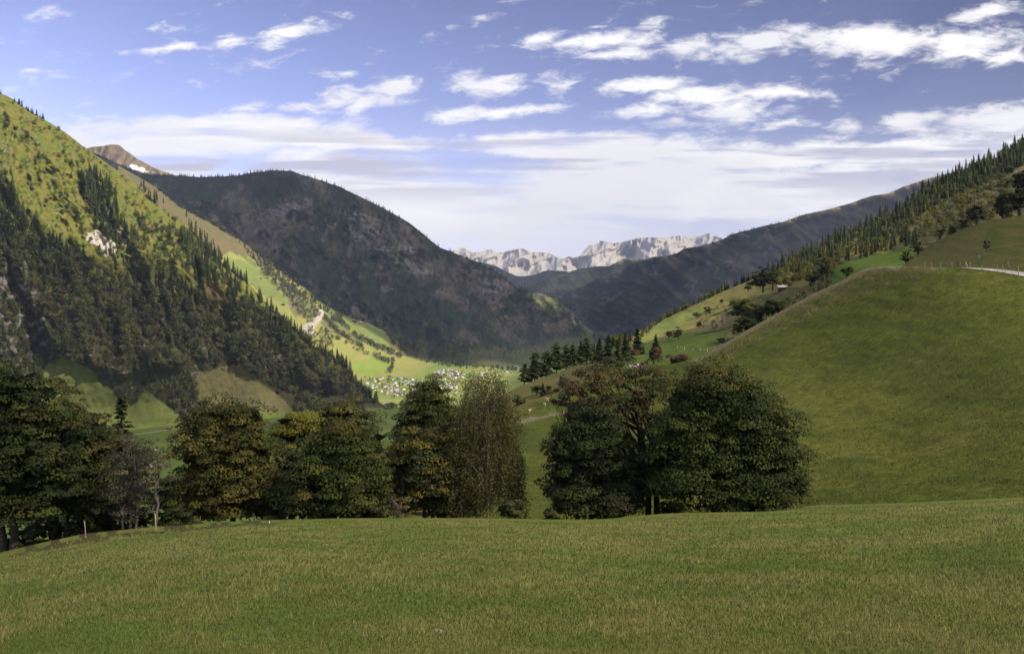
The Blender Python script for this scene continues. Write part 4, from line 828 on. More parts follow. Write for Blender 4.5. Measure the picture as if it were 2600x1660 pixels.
for i, a in enumerate([('green leafy tree behind the top of the ash, left of the field',KL,1505,930,44,58,'syc'),('orange tinged bush under the young spruce beside the field',KL,1660,925,50,44,'rust'),('reddish bush behind the top of the ash and round sycamore',KL,1725,935,70,36,'rust'),
     ('lone round bush in the dark green field under the bank',KL,1832,872,28,18,'syc_dark'),('dark rusty bush at the upper edge of the dark green field, left one',KL,1698,862,26,26,'rust'),('rounded brownish tree at the upper edge of the dark green field, right one',KL,1722,862,34,34,'olive'),
     ('yellow green bushy tree leading the thicket behind the bank',KL,1885,815,72,62,'yel'),('dark green tree in the middle of the thicket behind the bank',KL,1925,826,76,58,'syc'),('dark green tree at the right of the thicket behind the bank',KL,1962,808,72,54,'syc'),('dark bush at the low left of the thicket behind the bank',KL,1890,852,62,46,'syc_dark'),('dark bush hugging the bank below the thicket',KL,1920,845,48,32,'syc_dark'),
     ('broad dark tree left of the grey roofed hut',KL,1938,742,70,66,'syc_dark'),('dark tree just left of the hut roof',KL,1962,736,44,56,'syc'),('dark tall tree right of the hut',KL,2090,715,44,62,'syc_dark'),('dark tree beside the tall tree right of the hut',KL,2065,730,34,44,'syc_dark'),('small dark bush at the top of the brown bank',KL,2150,702,40,28,'syc'),
     ('grey bush with a long shadow on the sunny slope',KL,1768,806,26,16,'olive'),('grey green bush lower on the sunny slope',KL,1795,800,28,24,'olive'),('small dark bush with a thin shadow high on the sunny slope',KL,1832,770,14,12,'syc_dark'),('dark small tree casting a long shadow on the sunny slope',KL,1900,740,24,26,'syc_dark'),('pale yellowish bush at the foot of the sunny slope',KL,1775,832,22,20,'birch'),
     ('dark bushes under the corner of the upper meadow, left one',NH,2300,668,40,34,'syc'),('dark bushy tree on the corner of the upper meadow',NH,2330,648,36,40,'syc_dark'),('brownish green tree standing above the upper meadow edge',KL,2480,575,60,66,'olive'),('grey green tree with thin leaves above the upper meadow edge',KL,2450,590,40,44,'birch'),
     ('big dark tree at the right edge of the picture above the upper meadow',KL,2588,562,110,136,'olive'),('dark green tree left of the big one at the right edge',KL,2545,566,60,86,'syc'),('yellowish birch standing above the upper meadow near its left corner',KL,2385,612,34,40,'yel'),('small dark bush above the upper meadow edge',KL,2420,600,34,26,'syc'),
     ('grey branched thin tree standing in the upper meadow',NH,2505,640,26,36,'grey')]):
    mid_broad(a[0], a[1], a[2], a[3], a[4], a[5], a[6], seed=120+i, n=1300 if a[4] < 50 else 2600)
# ------------------------------------------------------------------ far trees: unit height prototypes
def proto_spruce(seed, tiers=10, br=7, slim=0.17, pal='spruce', lo=0.05, bare=0.0):
    r = np.random.default_rng(seed); V_ = []; C_ = []; p = PAL[pal] if isinstance(pal, str) else pal
    for i in range(tiers):
        z = lo+bare+(0.97-lo-bare)*(i/(tiers-1)); R_ = slim*(1-z+bare*0.6)**0.8*r.uniform(0.8,1.2)+0.008
        for j in range(br):
            a = 2*pi*(j+r.random())/br; w = 2*pi/br*0.62
            tip = np.array([cos(a)*R_, sin(a)*R_, z-0.055*r.uniform(.6,1.5)])
            l = np.array([cos(a-w)*R_*.55, sin(a-w)*R_*.55, z+0.0]); q = np.array([cos(a+w)*R_*.55, sin(a+w)*R_*.55, z+0.0])
            V_ += [np.array([0,0,z+0.09]), l, tip, q]; c = lerp(p[0], p[2], r.random()); C_ += [c]*4
    s = 0.012
    for a in (0, 2.1, 4.2):
        V_ += [np.array([cos(a)*s,sin(a)*s,-0.06]), np.array([cos(a+2)*s,sin(a+2)*s,-0.06]), np.array([cos(a+2)*s*.4,sin(a+2)*s*.4,.8]), np.array([cos(a)*s*.4,sin(a)*s*.4,.8])]
        C_ += [np.array([0.16,0.13,0.10]) if bare else np.array([0.05,0.04,0.03])]*4
    return np.array(V_), np.arange(len(V_)).reshape(-1,4), np.array(C_)
def proto_broad(seed, n=130, pal='olive', wid=0.42, lobes=6):
    r = np.random.default_rng(seed); p = PAL[pal] if isinstance(pal, str) else pal
    E_ = np.array([(0,0,.55,wid*.75,wid*.75,.36)]+[(r.uniform(-.5,.5)*wid, r.uniform(-.5,.5)*wid, r.uniform(.35,.78), wid*r.uniform(.35,.55), wid*.45, r.uniform(.14,.22)) for _ in range(lobes)])
    e = r.choice(len(E_), n, p=E_[:,3]**2/np.sum(E_[:,3]**2)); d = unit(r.normal(size=(n,3)))
    c = E_[e,:3]+d*E_[e,3:6]*r.uniform(.8,1.05,(n,1)); v, f = leaf_quads(c, d+r.normal(size=(n,3))*.45+np.array([0,0,.3]), 0.085, r)
    tint = lerp(p[0], p[2], r.random(len(E_)))[e]*(1+.25*r.normal(size=(n,1))); tv, tf = tube([[0,0,-.06],[0,0,.5]],[.022,.012],4)
    return np.concatenate([v,tv]), np.concatenate([f,tf+len(v)]), np.clip(np.concatenate([np.repeat(tint,4,0), np.tile([.06,.05,.04],(len(tv),1))]),.004,.6)
GREEN_SH = ([0.045,0.070,0.015],[0.085,0.115,0.024],[0.155,0.17,0.04]); MIXB = ([0.045,0.060,0.020],[0.095,0.115,0.038],[0.17,0.175,0.06])
LARCH = ([0.055,0.06,0.016],[0.11,0.11,0.026],[0.17,0.15,0.035]); PALEB = ([0.09,0.10,0.05],[0.13,0.14,0.07],[0.19,0.18,0.09])
SPG = ([0.028,0.042,0.015],[0.055,0.075,0.024],[0.09,0.11,0.035])
PROTO = {'spruce': [proto_spruce(1,11,9,.29),proto_spruce(2,11,9,.25),proto_spruce(3,10,9,.33)], 'spruce_g': [proto_spruce(4,11,8,.25,SPG),proto_spruce(5,10,8,.29,SPG)], 'bare_spruce': [proto_spruce(6,7,6,.12,SPG,.05,.45),proto_spruce(7,6,6,.10,SPG,.05,.55)],
 'tiny': [proto_spruce(8,4,4,.20),proto_spruce(9,4,4,.24)], 'broad': [proto_broad(i,140,MIXB) for i in (1,2,3,4)], 'rustb': [proto_broad(i,120,([0.05,0.038,0.022],[0.085,0.062,0.032],[0.12,0.085,0.04])) for i in (5,6)],
 'shrub': [proto_broad(i,80,GREEN_SH,.62,5) for i in (7,8,9)], 'yellow': [proto_broad(i,120,'yel',.40) for i in (10,11)], 'pale': [proto_broad(i,90,PALEB,.5) for i in (12,13)], 'larch': [proto_spruce(14,9,7,.2,LARCH),proto_spruce(15,10,7,.22,LARCH)]}
INST = []   # kind, variant, x, y, z, height, rot, tint, zone
def scatter(s, poly, n, kinds, hpx, seed, zone, minr=0.0, dens=None, tint=(0.8,1.2), mper=None):
    r = np.random.default_rng(seed); poly = np.array(poly, float); lo = poly.min(0); hi = poly.max(0)
    k = int(n*((hi-lo).prod())/max(1.0, 0.5*abs(np.dot(poly[:,0],np.roll(poly[:,1],1))-np.dot(poly[:,1],np.roll(poly[:,0],1))))*1.15)+8
    x = r.uniform(lo[0],hi[0],k); y = r.uniform(lo[1],hi[1],k); jx, jy = jig(x,y,8,30,seed%13)
    m = inpoly(jx,jy,poly)
    if dens is not None: m &= r.random(k) < dens(x,y)
    top = np.interp(x, s.xs, s.top); m &= (y > top+0.3)
    x = x[m][:n]; y = y[m][:n]
    if minr > 0:
        keep = []; cell = {}
        for i in range(len(x)):
            g = (int(x[i]/minr), int(y[i]/minr)); ok = True
            for a in (-1,0,1):
                for b in (-1,0,1):
                    for j in cell.get((g[0]+a,g[1]+b), ()):
                        if (x[j]-x[i])**2+(y[j]-y[i])**2 < minr*minr: ok = False
            if ok: keep.append(i); cell.setdefault(g, []).append(i)
        x = x[keep]; y = y[keep]
    W = s.at(x, y); names = list(kinds.keys()); pr = np.array([kinds[q] for q in names], float); pr /= pr.sum()
    ch = r.choice(len(names), len(x), p=pr)
    for i in range(len(x)):
        kd = names[ch[i]]; hp = r.uniform(*hpx)*(0.72 if kd in ('broad','rustb','pale','yellow') and zone != 'left_low' else 0.5 if kd == 'shrub' else 1.0)
        INST.append((kd, int(r.integers(len(PROTO[kd]))), W[i,0], W[i,1], W[i,2], hp*W[i,1]/F0, r.random()*6.28, r.uniform(*tint), zone, hp))
def line(s, pts, n, kinds, hpx, seed, zone, jit=3.0, below=1.0):
    r = np.random.default_rng(seed); pts = np.array(pts, float); seg = np.r_[0, np.cumsum(np.hypot(*np.diff(pts,axis=0).T))]
    u = np.sort(r.random(n))*seg[-1]; x = np.interp(u,seg,pts[:,0])+r.normal(size=n)*jit*.4; y = np.interp(u,seg,pts[:,1])
    y = np.maximum(y, np.interp(x, s.xs, s.top)+0.2)+np.abs(r.normal(size=n))*jit*below; W = s.at(x,y); names = list(kinds); pr = np.array([kinds[q] for q in names],float); pr/=pr.sum(); ch = r.choice(len(names), n, p=pr)
    for i in range(n):
        kd = names[ch[i]]; hp = r.uniform(*hpx); INST.append((kd,int(r.integers(len(PROTO[kd]))),W[i,0],W[i,1],W[i,2],hp*W[i,1]/F0,r.random()*6.28,r.uniform(.8,1.2),zone,hp))
# left mountain
in_fan = lambda x,y: (~(inpoly(x,y,FAN1)|inpoly(x,y,FAN2)|inpoly(x,y,[(500,700),(545,720),(580,760),(575,790),(550,780),(520,740)])))*1.0
rocky = lambda x,y: in_fan(x,y)*np.where(inpoly(x,y,[(-500,650),(60,660),(110,800),(140,900),(60,950),(-500,950)])&(fbm(x/30,y/26,3,3)>-0.05),0.25,1.0)
LOWG = [(-450,580),(0,560),(110,610),(200,660),(300,710),(350,735),(440,720),(530,770),(620,770),(695,800),(745,840),(843,915),(905,972),(965,1022),(940,1036),(760,1050),(680,1060),(500,1080),(250,1085),(0,1180),(-450,1220)]
scatter(G, LOWG, 4200, {'broad':.80,'rustb':.10,'spruce_g':.05,'spruce':.04,'pale':.01}, (19,31), 201, 'left_low', 4.6, rocky)
scatter(G, [(-450,450),(0,500),(60,540),(110,590),(190,640),(290,700),(280,760),(180,720),(80,720),(0,700),(-450,650)], 330, {'spruce':.75,'spruce_g':.25}, (26,44), 202, 'left_dark', 5.0)
scatter(G, [(200,455),(225,440),(270,465),(295,500),(300,560),(330,600),(300,620),(265,600),(240,560),(205,500)], 120, {'spruce':.8,'spruce_g':.2}, (28,40), 203, 'left_stand', 4.5)
scatter(G, [(-450,380),(-60,420),(0,470),(40,480),(60,560),(0,560),(-450,520)], 120, {'spruce':.7,'spruce_g':.3}, (24,38), 204, 'left_upper', 5.0)
scatter(G, [(300,560),(350,600),(340,700),(270,690),(250,640)], 26, {'spruce_g':.8,'spruce':.2}, (24,38), 205, 'left_stand', 5)
scatter(G, [(450,600),(500,600),(560,670),(620,740),(700,810),(760,870),(720,880),(600,810),(520,740),(480,700)], 190, {'spruce':.5,'spruce_g':.5}, (24,38), 206, 'left_ridge', 5.0, in_fan)
scatter(G, [(310,700),(440,700),(520,770),(480,800),(340,790)], 60, {'spruce':.8,'spruce_g':.2}, (26,38), 207, 'left_low_spruce', 5.0)
line(G, [(345,474),(380,500),(410,528),(468,566),(520,615),(566,668)], 46, {'bare_spruce':.65,'spruce_g':.35}, (22,40), 208, 'left_ridge', 9, .8)
line(G, [(566,668),(624,711),(663,756),(695,789),(745,829),(794,878),(843,905),(880,930),(926,993),(970,1025)], 90, {'spruce':.6,'spruce_g':.4}, (16,32), 209, 'left_ridge', 6)
line(G, [(0,236),(23,246),(70,278),(117,306)], 14, {'spruce':.6,'spruce_g':.4}, (8,18), 210, 'left_upper', 2)
scatter(G, [(-300,150),(0,240),(70,285),(168,345),(270,420),(351,480),(468,575),(560,670),(560,740),(430,700),(340,710),(260,680),(180,620),(100,580),(0,550),(-300,480)], 3200, {'shrub':.80,'broad':.17,'spruce_g':.03}, (8,26), 211, 'left_sunny', 2.8, lambda x,y: 0.25+1.5*np.clip(fbm((x-y)/55,(x+y)/55,3,6)+0.1,0,1))
scatter(G, [(350,560),(470,590),(560,680),(600,760),(480,700),(400,690),(330,700),(300,640)], 420, {'shrub':.5,'broad':.3,'spruce_g':.1,'pale':.1}, (14,28), 212, 'left_sunny', 4.0)
# green spur
scatter(FS, [(600,610),(660,650),(720,700),(790,750),(880,800),(860,812),(800,775),(740,740),(700,705),(650,668)], 260, {'spruce':.5,'broad':.35,'spruce_g':.15}, (7,15), 221, 'spur', 3)
scatter(FS, [(650,670),(700,690),(745,730),(790,765),(815,800),(790,830),(760,800),(730,765),(695,725)], 260, {'pale':.6,'broad':.4}, (9,18), 222, 'spur', 3)
scatter(FS, [(745,850),(790,830),(830,840),(850,880),(820,900),(780,890),(750,880)], 170, {'pale':.6,'broad':.4}, (9,16), 223, 'spur', 3)
line(FS, [(810,830),(850,855),(890,880),(940,905),(985,900),(1010,890)], 20, {'broad':.5,'pale':.5}, (8,14), 224, 'spur', 4)
for i, (a, n) in enumerate([([(820,800),(860,845),(900,868),(925,885)],60),([(850,800),(900,850),(960,880),(1020,902)],90),([(840,808),(870,822)],16),([(950,900),(975,915),(1000,918)],26),([(996,928),(988,945)],14),([(985,835),(1000,870),(1040,898)],80),([(1050,905),(1120,922),(1200,930),(1330,940)],70)]):
    line(FS, a, n, {'broad':.55,'pale':.35,'spruce':.1} if i != 6 else {'spruce':.4,'broad':.6}, (8,15), 225+i, 'spur', 4)
line(FS, [(400,478),(453,522),(546,571),(624,618),(702,680),(780,735)], 120, {'spruce':.9,'broad':.1}, (7,14), 240, 'spur', 2)
# middle mountain and the others far away
def eden(x, y):
    hx = fbm(x/60, y/60, 5, 44)*1.2+0.5*fbm((x-y*0.5)/28, y/40, 4, 48); d = np.clip(0.75-1.6*hx, 0.04, 1)
    for pl in ([(540,520),(600,455),(650,500),(600,560)],[(590,600),(700,520),(800,500),(800,560),(860,640),(720,760),(640,690)]): d = np.where(inpoly(x,y,pl), 0.1, d)
    return d
scatter(E, [(240,392),(450,450),(703,437),(900,497),(1081,604),(1308,732),(1455,798),(1505,845),(1400,900),(1290,925),(1080,905),(987,868),(889,820),(780,740),(624,630),(450,530),(300,450)], 7500, {'tiny':.9,'rustb':.0001,'spruce_g':.1}, (6,12), 251, 'mid_mountain', 0, eden)
line(E, [(234,387),(273,403),(351,438),(449,446),(566,448),(644,438),(703,433),(742,434),(820,460)], 200, {'spruce':1}, (3,10), 252, 'mid_mountain', 2.5)
line(E, [(820,460),(900,493),(983,534),(1081,600),(1115,628),(1172,649),(1266,694),(1308,728),(1398,751),(1455,795),(1500,834)], 190, {'spruce':1}, (3,12), 253, 'mid_mountain', 2)
scatter(E, [(600,505),(640,440),(700,440),(755,455),(750,490),(690,510)], 500, {'tiny':1}, (8,13), 254, 'mid_mountain')
scatter(C, [(1330,738),(1440,698),(1530,680),(1600,665),(1700,655),(1800,625),(1600,690),(1450,745),(1400,800)], 900, {'tiny':1}, (4,8), 255, 'far_ridge', 0)
line(DM, [(1600,672),(1715,646),(1778,626),(1857,595),(1987,564),(2050,545)], 90, {'spruce':1}, (4,8), 256, 'far_ridge', 1.5)
scatter(DM, [(1420,770),(1600,690),(1800,640),(1950,580),(2050,590),(1950,680),(1800,760),(1640,830),(1500,860)], 2200, {'tiny':1}, (4,8), 257, 'far_ridge', 0, lambda x,y: np.clip(.7-2.5*fbm(x/55,y/40,5,14),.05,1))
# right hillside forest
LF = [(1940,700),(2055,640),(2146,597),(2237,556),(2306,515),(2374,474),(2442,440),(2488,418),(2556,388),(2620,345),(2900,210),(2900,300),(2600,420),(2560,445),(2440,490),(2350,540),(2300,585),(2200,615),(2120,652),(2030,700)]
scatter(KL, LF, 1700, {'spruce':.50,'spruce_g':.25,'larch':.12,'broad':.13}, (15,34), 261, 'right_wood', 3.4, lambda x,y: 0.9+0*x)
line(KL, [(1942,700),(2055,642),(2146,599),(2237,558),(2306,517),(2374,476),(2442,442),(2488,420),(2556,390),(2620,350),(2800,260)], 80, {'spruce':.9,'larch':.1}, (16,40), 262, 'right_wood', 4)
scatter(KL, [(2130,650),(2260,590),(2330,600),(2330,622),(2240,640),(2150,666)], 70, {'spruce':.6,'spruce_g':.3,'larch':.1}, (24,36), 263, 'right_low_wood', 5)
scatter(KL, [(1930,715),(2000,690),(2080,660),(2140,640),(2130,680),(2040,720),(1960,735)], 110, {'yellow':.55,'broad':.3,'larch':.15}, (24,36), 264, 'right_broad', 5)
scatter(KL, [(2080,660),(2200,610),(2300,570),(2420,500),(2560,440),(2590,540),(2480,570),(2400,600),(2300,615),(2150,660)], 420, {'yellow':.3,'shrub':.35,'broad':.25,'larch':.1}, (16,40), 265, 'right_broad', 5)
line(KL, [(1640,845),(1682,812),(1720,794),(1754,778),(1792,760),(1837,738)], 70, {'spruce':.45,'larch':.25,'yellow':.3}, (11,21), 266, 'right_crest', 3, .1)
line(KL, [(1837,738),(1887,718),(1926,704)], 18, {'spruce':.9,'larch':.1}, (14,26), 267, 'right_crest', 2, .1)
line(KL, [(1470,915),(1520,890),(1580,872),(1640,852)], 34, {'spruce':.5,'broad':.3,'yellow':.2}, (18,34), 268, 'right_crest', 5, .3)
scatter(KL, [(1760,800),(1860,770),(1880,800),(1780,835)], 26, {'shrub':.6,'pale':.4}, (12,22), 269, 'right_broad', 5)
scatter(KL, [(1845,868),(1880,815),(1950,780),(2020,765),(2080,735),(2110,712),(2110,730),(2060,765),(1990,810),(1900,862)], 60, {'broad':.6,'yellow':.25,'rustb':.15}, (20,40), 281, 'right_thicket', 7)
scatter(KL, [(1980,728),(2040,705),(2100,690),(2120,705),(2070,728),(2010,735)], 24, {'broad':.6,'spruce_g':.2,'yellow':.2}, (22,40), 282, 'right_thicket', 7)
scatter(KL, [(1765,840),(1800,818),(1860,800),(1850,835)], 16, {'shrub':.5,'broad':.5}, (10,20), 283, 'right_thicket', 5)
# valley floor
scatter(VF, [(920,960),(1060,958),(1190,975),(1190,1012),(1000,1016),(960,990)], 230, {'broad':.7,'yellow':.3}, (6,11), 271, 'village_trees', 3)
scatter(VF, [(1095,945),(1190,940),(1200,975),(1100,970)], 70, {'broad':.7,'yellow':.3}, (5,9), 272, 'village_trees', 3)
scatter(VF, [(1185,955),(1330,928),(1335,938),(1250,970)], 60, {'broad':.8,'yellow':.2}, (5,9), 273, 'village_trees', 3)
line(VF, [(985,1036),(1000,1034),(1030,1034),(1060,1036)], 34, {'broad':1}, (12,20), 274, 'river_trees', 3)
line(VF, [(640,1075),(700,1082),(780,1078)], 26, {'broad':.8,'spruce':.2}, (14,24), 275, 'river_trees', 4)
scatter(VF, [(380,1110),(480,1105),(700,1115),(960,1120),(1000,1200),(400,1210)], 260, {'broad':.8,'yellow':.1,'pale':.1}, (16,30), 276, 'river_trees', 6, lambda x,y: np.clip(.2+2*fbm(x/50,y/20,3,2),0,1))
# ---- the 300 largest spruces, the 300 largest broadleaf trees and the 100 largest larches stand as objects, the rest as woods
CLS = {'spruce':'spruce','spruce_g':'spruce','bare_spruce':'spruce','tiny':'spruce','larch':'larch','broad':'broad','rustb':'broad','yellow':'broad','pale':'broad','shrub':'shrub'}
ZN = {'left_low':'on the shaded lower slope of the left mountain','left_dark':'in the dark band across the left mountain','left_stand':'in the dense dark stand high on the sunny left mountain','left_upper':'high near the left edge of the sunny mountain','left_ridge':'along the descending ridge of the left mountain','left_low_spruce':'just under the shadow line of the left mountain','left_sunny':'on the sunny grass of the left mountain',
 'spur':'on the sunny green spur above the village','mid_mountain':'on the dark middle mountain','far_ridge':'on the far right ridges','right_wood':'in the forest climbing the right skyline','right_low_wood':'in the lower strip of the right hand forest','right_broad':'on the sunny clearing below the right hand forest','right_crest':'on the sunny crest left of the right hand forest','right_thicket':'in the thicket behind the brown bank','village_trees':'between the houses of the village','river_trees':'on the flat valley floor below the left mountain'}
KN = {'spruce':('spruce_tree','dark spruce','spruces'),'spruce_g':('spruce_tree','mid green spruce','mid green spruces'),'bare_spruce':('bare_trunk_spruce','spruce with a long bare trunk','bare trunked spruces'),'tiny':('spruce_tree','small dark spruce','small spruces'),'larch':('larch_tree','yellowing larch','yellowing larches'),
 'broad':('broadleaf_tree','dark green leafy tree','dark green leafy trees'),'rustb':('broadleaf_tree','rusty brown leafy tree','rusty brown trees'),'yellow':('broadleaf_tree','yellow green leafy tree','yellow green trees'),'pale':('broadleaf_tree','pale grey green tree','pale trees'),'shrub':('shrub','light green round shrub','light green shrubs')}
meshes = {}
for kd, ps in PROTO.items():
    for vi, (v, f, c) in enumerate(ps):
        o = mk(KN[kd][0], v, f, MLF, cols=c); meshes[kd,vi] = o.data; bpy.data.objects.remove(o)
byc = {}
for it in INST: byc.setdefault(CLS[it[0]], []).append(it)
for c_, items in byc.items():
    vis = [it for it in items if -20 < it[2]/it[3]*F0+1300 < 2620]; rest = [it for it in items if not (-20 < it[2]/it[3]*F0+1300 < 2620)]
    vis.sort(key=lambda i: -i[9]*(0.4 if i[8] in ('river_trees',) else 1.0)); ind = vis[:290]; rest += vis[290:]
    for (kd,vi,x,y,z,h_,ro,ti,zn,hp) in ind:
        o = bpy.data.objects.new(KN[kd][0], meshes[kd,vi]); COL.objects.link(o); o.location = (x,y,z); o.scale = (h_*ti**.3,h_*ti**.3,h_); o.rotation_euler.z = ro
        tag(o, KN[kd][1]+' '+ZN[zn], 'shrub' if c_ == 'shrub' else 'tree', KN[kd][2]+' '+ZN[zn])
    B_ = Bag()
    groups_ = {}
    for it in rest: groups_.setdefault((it[0],it[1]), []).append(it)
    for key, its in groups_.items():
        v, f, c = PROTO[key[0]][key[1]]; a = np.array([[i[2],i[3],i[4],i[5],i[6],i[7]] for i in its]); m = len(a)
        ca, sa = np.cos(a[:,4])[:,None], np.sin(a[:,4])[:,None]; h_ = a[:,3][:,None]
        V3 = np.stack([(v[None,:,0]*ca-v[None,:,1]*sa)*h_+a[:,0:1], (v[None,:,0]*sa+v[None,:,1]*ca)*h_+a[:,1:2], v[None,:,2]*h_+a[:,2:3]],-1).reshape(-1,3)
        F3 = (f[None]+np.arange(m)[:,None,None]*len(v)).reshape(-1,4); C3 = (c[None]*a[:,5][:,None,None]).reshape(-1,3); B_.add(V3, F3, C3)
    if B_.v: tag(B_.build({'spruce':'spruce_woods','broad':'broadleaf_woods','larch':'larch_woods','shrub':'shrub_cover'}[c_], ML), kind='stuff', label={'spruce':'spruce woods covering the mountainsides and ridges','broad':'mixed leafy woods on the valley slopes','larch':'yellow larches beyond the picture edge','shrub':'low green shrubs over the sunny left mountain'}[c_], cat='woods')
    print(c_, len(ind), len(rest))
# ------------------------------------------------------------------ buildings
def box(x0,x1,y0,y1,z0,z1):
    v = np.array([(x,y,z) for z in (z0,z1) for y in (y0,y1) for x in (x0,x1)], float)
    return v, np.array([(0,2,3,1),(4,5,7,6),(0,1,5,4),(2,6,7,3),(0,4,6,2),(1,3,7,5)])
WALLS = [mat_plain('white_render', (0.74,0.72,0.66), .08, .3), mat_plain('cream_render', (0.55,0.49,0.38), .08, .3), WOODD]
ROOFS = [mat_plain('grey_roof', (0.30,0.29,0.29), .25, .4), mat_plain('brown_roof', (0.17,0.12,0.09), .3, .4), mat_plain('pale_roof', (0.20,0.19,0.18), .15, .4), mat_plain('red_roof', (0.33,0.15,0.10), .2, .4), mat_plain('shingle_roof', (0.28,0.27,0.26), .25, .6)]
GLASS = mat_plain('window_glass', (0.04,0.05,0.06), .2, .5, .2)
def house(wd, ln, eh, rh, wm, rm, timber=True, name='house', win=True):
    t = empty(name)
    B_ = Bag(); v, f = box(-wd/2,wd/2,-ln/2,ln/2,-2,eh*(0.55 if timber else 1)); B_.add(v,f); B_.build('wall', wm, t)
    if timber:
        B_ = Bag(); v, f = box(-wd/2-.06,wd/2+.06,-ln/2-.06,ln/2+.06,eh*.55,eh); B_.add(v,f); B_.build('timber_storey', WOODD, t)
    # gables under the ridge (ridge runs along y)
    B_ = Bag(); g = np.array([(-wd/2,-ln/2,eh),(wd/2,-ln/2,eh),(0,-ln/2,eh+rh),(-wd/2,ln/2,eh),(wd/2,ln/2,eh),(0,ln/2,eh+rh)],float)
    me = mk('gable', g, [(0,1,2),(3,5,4),(0,2,5,3),(1,4,5,2)], WOODD if timber else wm, t)
    o = 1.2; k = rh/(wd/2); th = .35; a = wd/2+o
    r_ = []
    for s in (-1,1):
        r_ += [(s*a,-ln/2-o,eh-k*o+.05),(0,-ln/2-o,eh+rh+.05),(0,ln/2+o,eh+rh+.05),(s*a,ln/2+o,eh-k*o+.05),(s*a,-ln/2-o,eh-k*o+.05+th),(0,-ln/2-o,eh+rh+.05+th),(0,ln/2+o,eh+rh+.05+th),(s*a,ln/2+o,eh-k*o+.05+th)]
    F_ = []
    for b in (0,8): F_ += [(b,b+1,b+2,b+3),(b+4,b+7,b+6,b+5),(b,b+4,b+5,b+1),(b+3,b+2,b+6,b+7),(b,b+3,b+7,b+4)]
    rf = mk('roof', r_, F_, rm, t)
    v, f = box(wd*.15,wd*.15+.9,-.5,.5,eh+rh*.4,eh+rh+1.3); mk('chimney', v, f, WALLS[0], rf)
    if win:
        for s in (-1,1):
            for i in (-1,1):
                v, f = box(i*wd*.24-.6,i*wd*.24+.6,s*(ln/2+.1)-.05,s*(ln/2+.1)+.05,1.2,2.5); mk('window', v, f, GLASS, t)
    return t
def copy_tree(o, parent=None):
    c = o.copy(); COL.objects.link(c)
    if parent is not None: c.parent = parent
    for ch in list(o.children): copy_tree(ch, c)
    return c
VAR = [(12,15,6.2,2.6,0,0,True,'timber topped white chalet with grey roof'),(11,13,6,2.4,0,1,True,'timber topped white chalet with brown roof'),(14,18,6.5,3,0,1,False,'large white house with brown roof'),
       (10,12,5.6,2.2,1,0,False,'cream house with grey roof'),(13,22,7,2.6,0,2,False,'long white house with pale roof'),(11,14,5.8,2.4,2,1,False,'dark timber barn with brown roof'),(12,14,6,2.5,1,3,False,'cream house with reddish roof'),(12,16,6.2,2.5,0,0,False,'plain white house with grey roof'),(15,12,4.2,2.8,2,4,False,'dark timber hut with pale roof')]
pro = [house(a,b,c,d,WALLS[e],ROOFS[f],g) for (a,b,c,d,e,f,g,_) in VAR]; used = [False]*len(pro)
def put_house(vi, loc, rz, where, group):
    o = pro[vi] if not used[vi] else copy_tree(pro[vi]); used[vi] = True
    o.location = tuple(loc); o.rotation_euler.z = rz; o.scale = (.88,.88,.85); tag(o, VAR[vi][7]+' '+where, 'house', group); return o
r = np.random.default_rng(5); placed = []
for poly, n, where, grp in (([(918,964),(945,957),(1010,960),(1075,960),(1100,968),(1160,975),(1160,1005),(1085,1010),(990,1008),(960,998),(935,985)], 92, 'in the main village cluster by the left mountain', 'houses of the main village'),
       ([(1096,948),(1118,938),(1150,942),(1176,948),(1178,964),(1140,967),(1100,962)], 38, 'in the farther village cluster', 'houses of the farther village cluster'),
       ([(1205,950),(1250,934),(1322,932),(1330,948),(1260,955),(1215,962)], 18, 'in the village behind the weeping birches', 'houses behind the birches')):
    k = 0; tries = 0
    while k < n and tries < 6000:
        tries += 1; x = r.uniform(900,1340); y = r.uniform(930,1012)
        if not inpoly(x,y,poly): continue
        W = P(x,y,fdepth(y)).reshape(3)
        if any((W[0]-q[0])**2+((W[1]-q[1])*.75)**2 < 19**2 for q in placed): continue
        placed.append(W); vi = int(r.choice(8, p=[.2,.14,.12,.12,.1,.1,.08,.14])); put_house(vi, W, r.choice([0.3,0.3+pi/2])+r.normal()*.15, where, grp); k += 1
def one(s, px, py, vi, rz, label, sc=1.0, name=None):
    o = put_house(vi, on(s,px,py), rz, '', None); o['label'] = label; o.scale = (sc,)*3
    if 'group' in o: del o['group']
    if name: o.name = name
    return o
one(FS,719,775,5,1.5,'dark barn left of the white farmhouse on the sunlit green spur',1.1,'barn'); one(FS,737,777,0,1.4,'white farmhouse right of the dark barn on the sunlit green spur',.9)
one(FS,900,817,5,1.5,'dark roofed barn of the farm at the edge of the dark middle mountain',1.3,'barn'); one(FS,915,818,4,.1,'white farmhouse with brown roof at the edge of the dark middle mountain',1.0); one(FS,908,821,7,.1,'small white house below the farm at the edge of the dark middle mountain',.7)
one(FS,662,708,5,1.5,'tiny dark hay barn alone in the upper green field of the spur',.7,'barn'); one(FS,989,957,5,1.5,'hay barn standing alone above the village',.9,'barn')
one(VF,429,1090,5,1.2,'lone dark hay barn by the road below the left mountain fans',.75,'barn'); one(VF,981,1028,7,1.4,'white house alone at the dark foot of the left mountain',.9)
one(KL,1987,737,8,1.35,'dark hut with a grey roof among the trees of the right hillside',.42,'hut')
one(VF,385,1185,2,.3,'white house glimpsed through the bare birch left of the golden tree',.8); one(VF,392,1150,0,.3,'chalet with grey roof glimpsed through the half bare tree',.8)
one(HM,1618,948,8,1.2,'grey roofed shed half hidden behind the rusty top of the ash',.35,'shed')
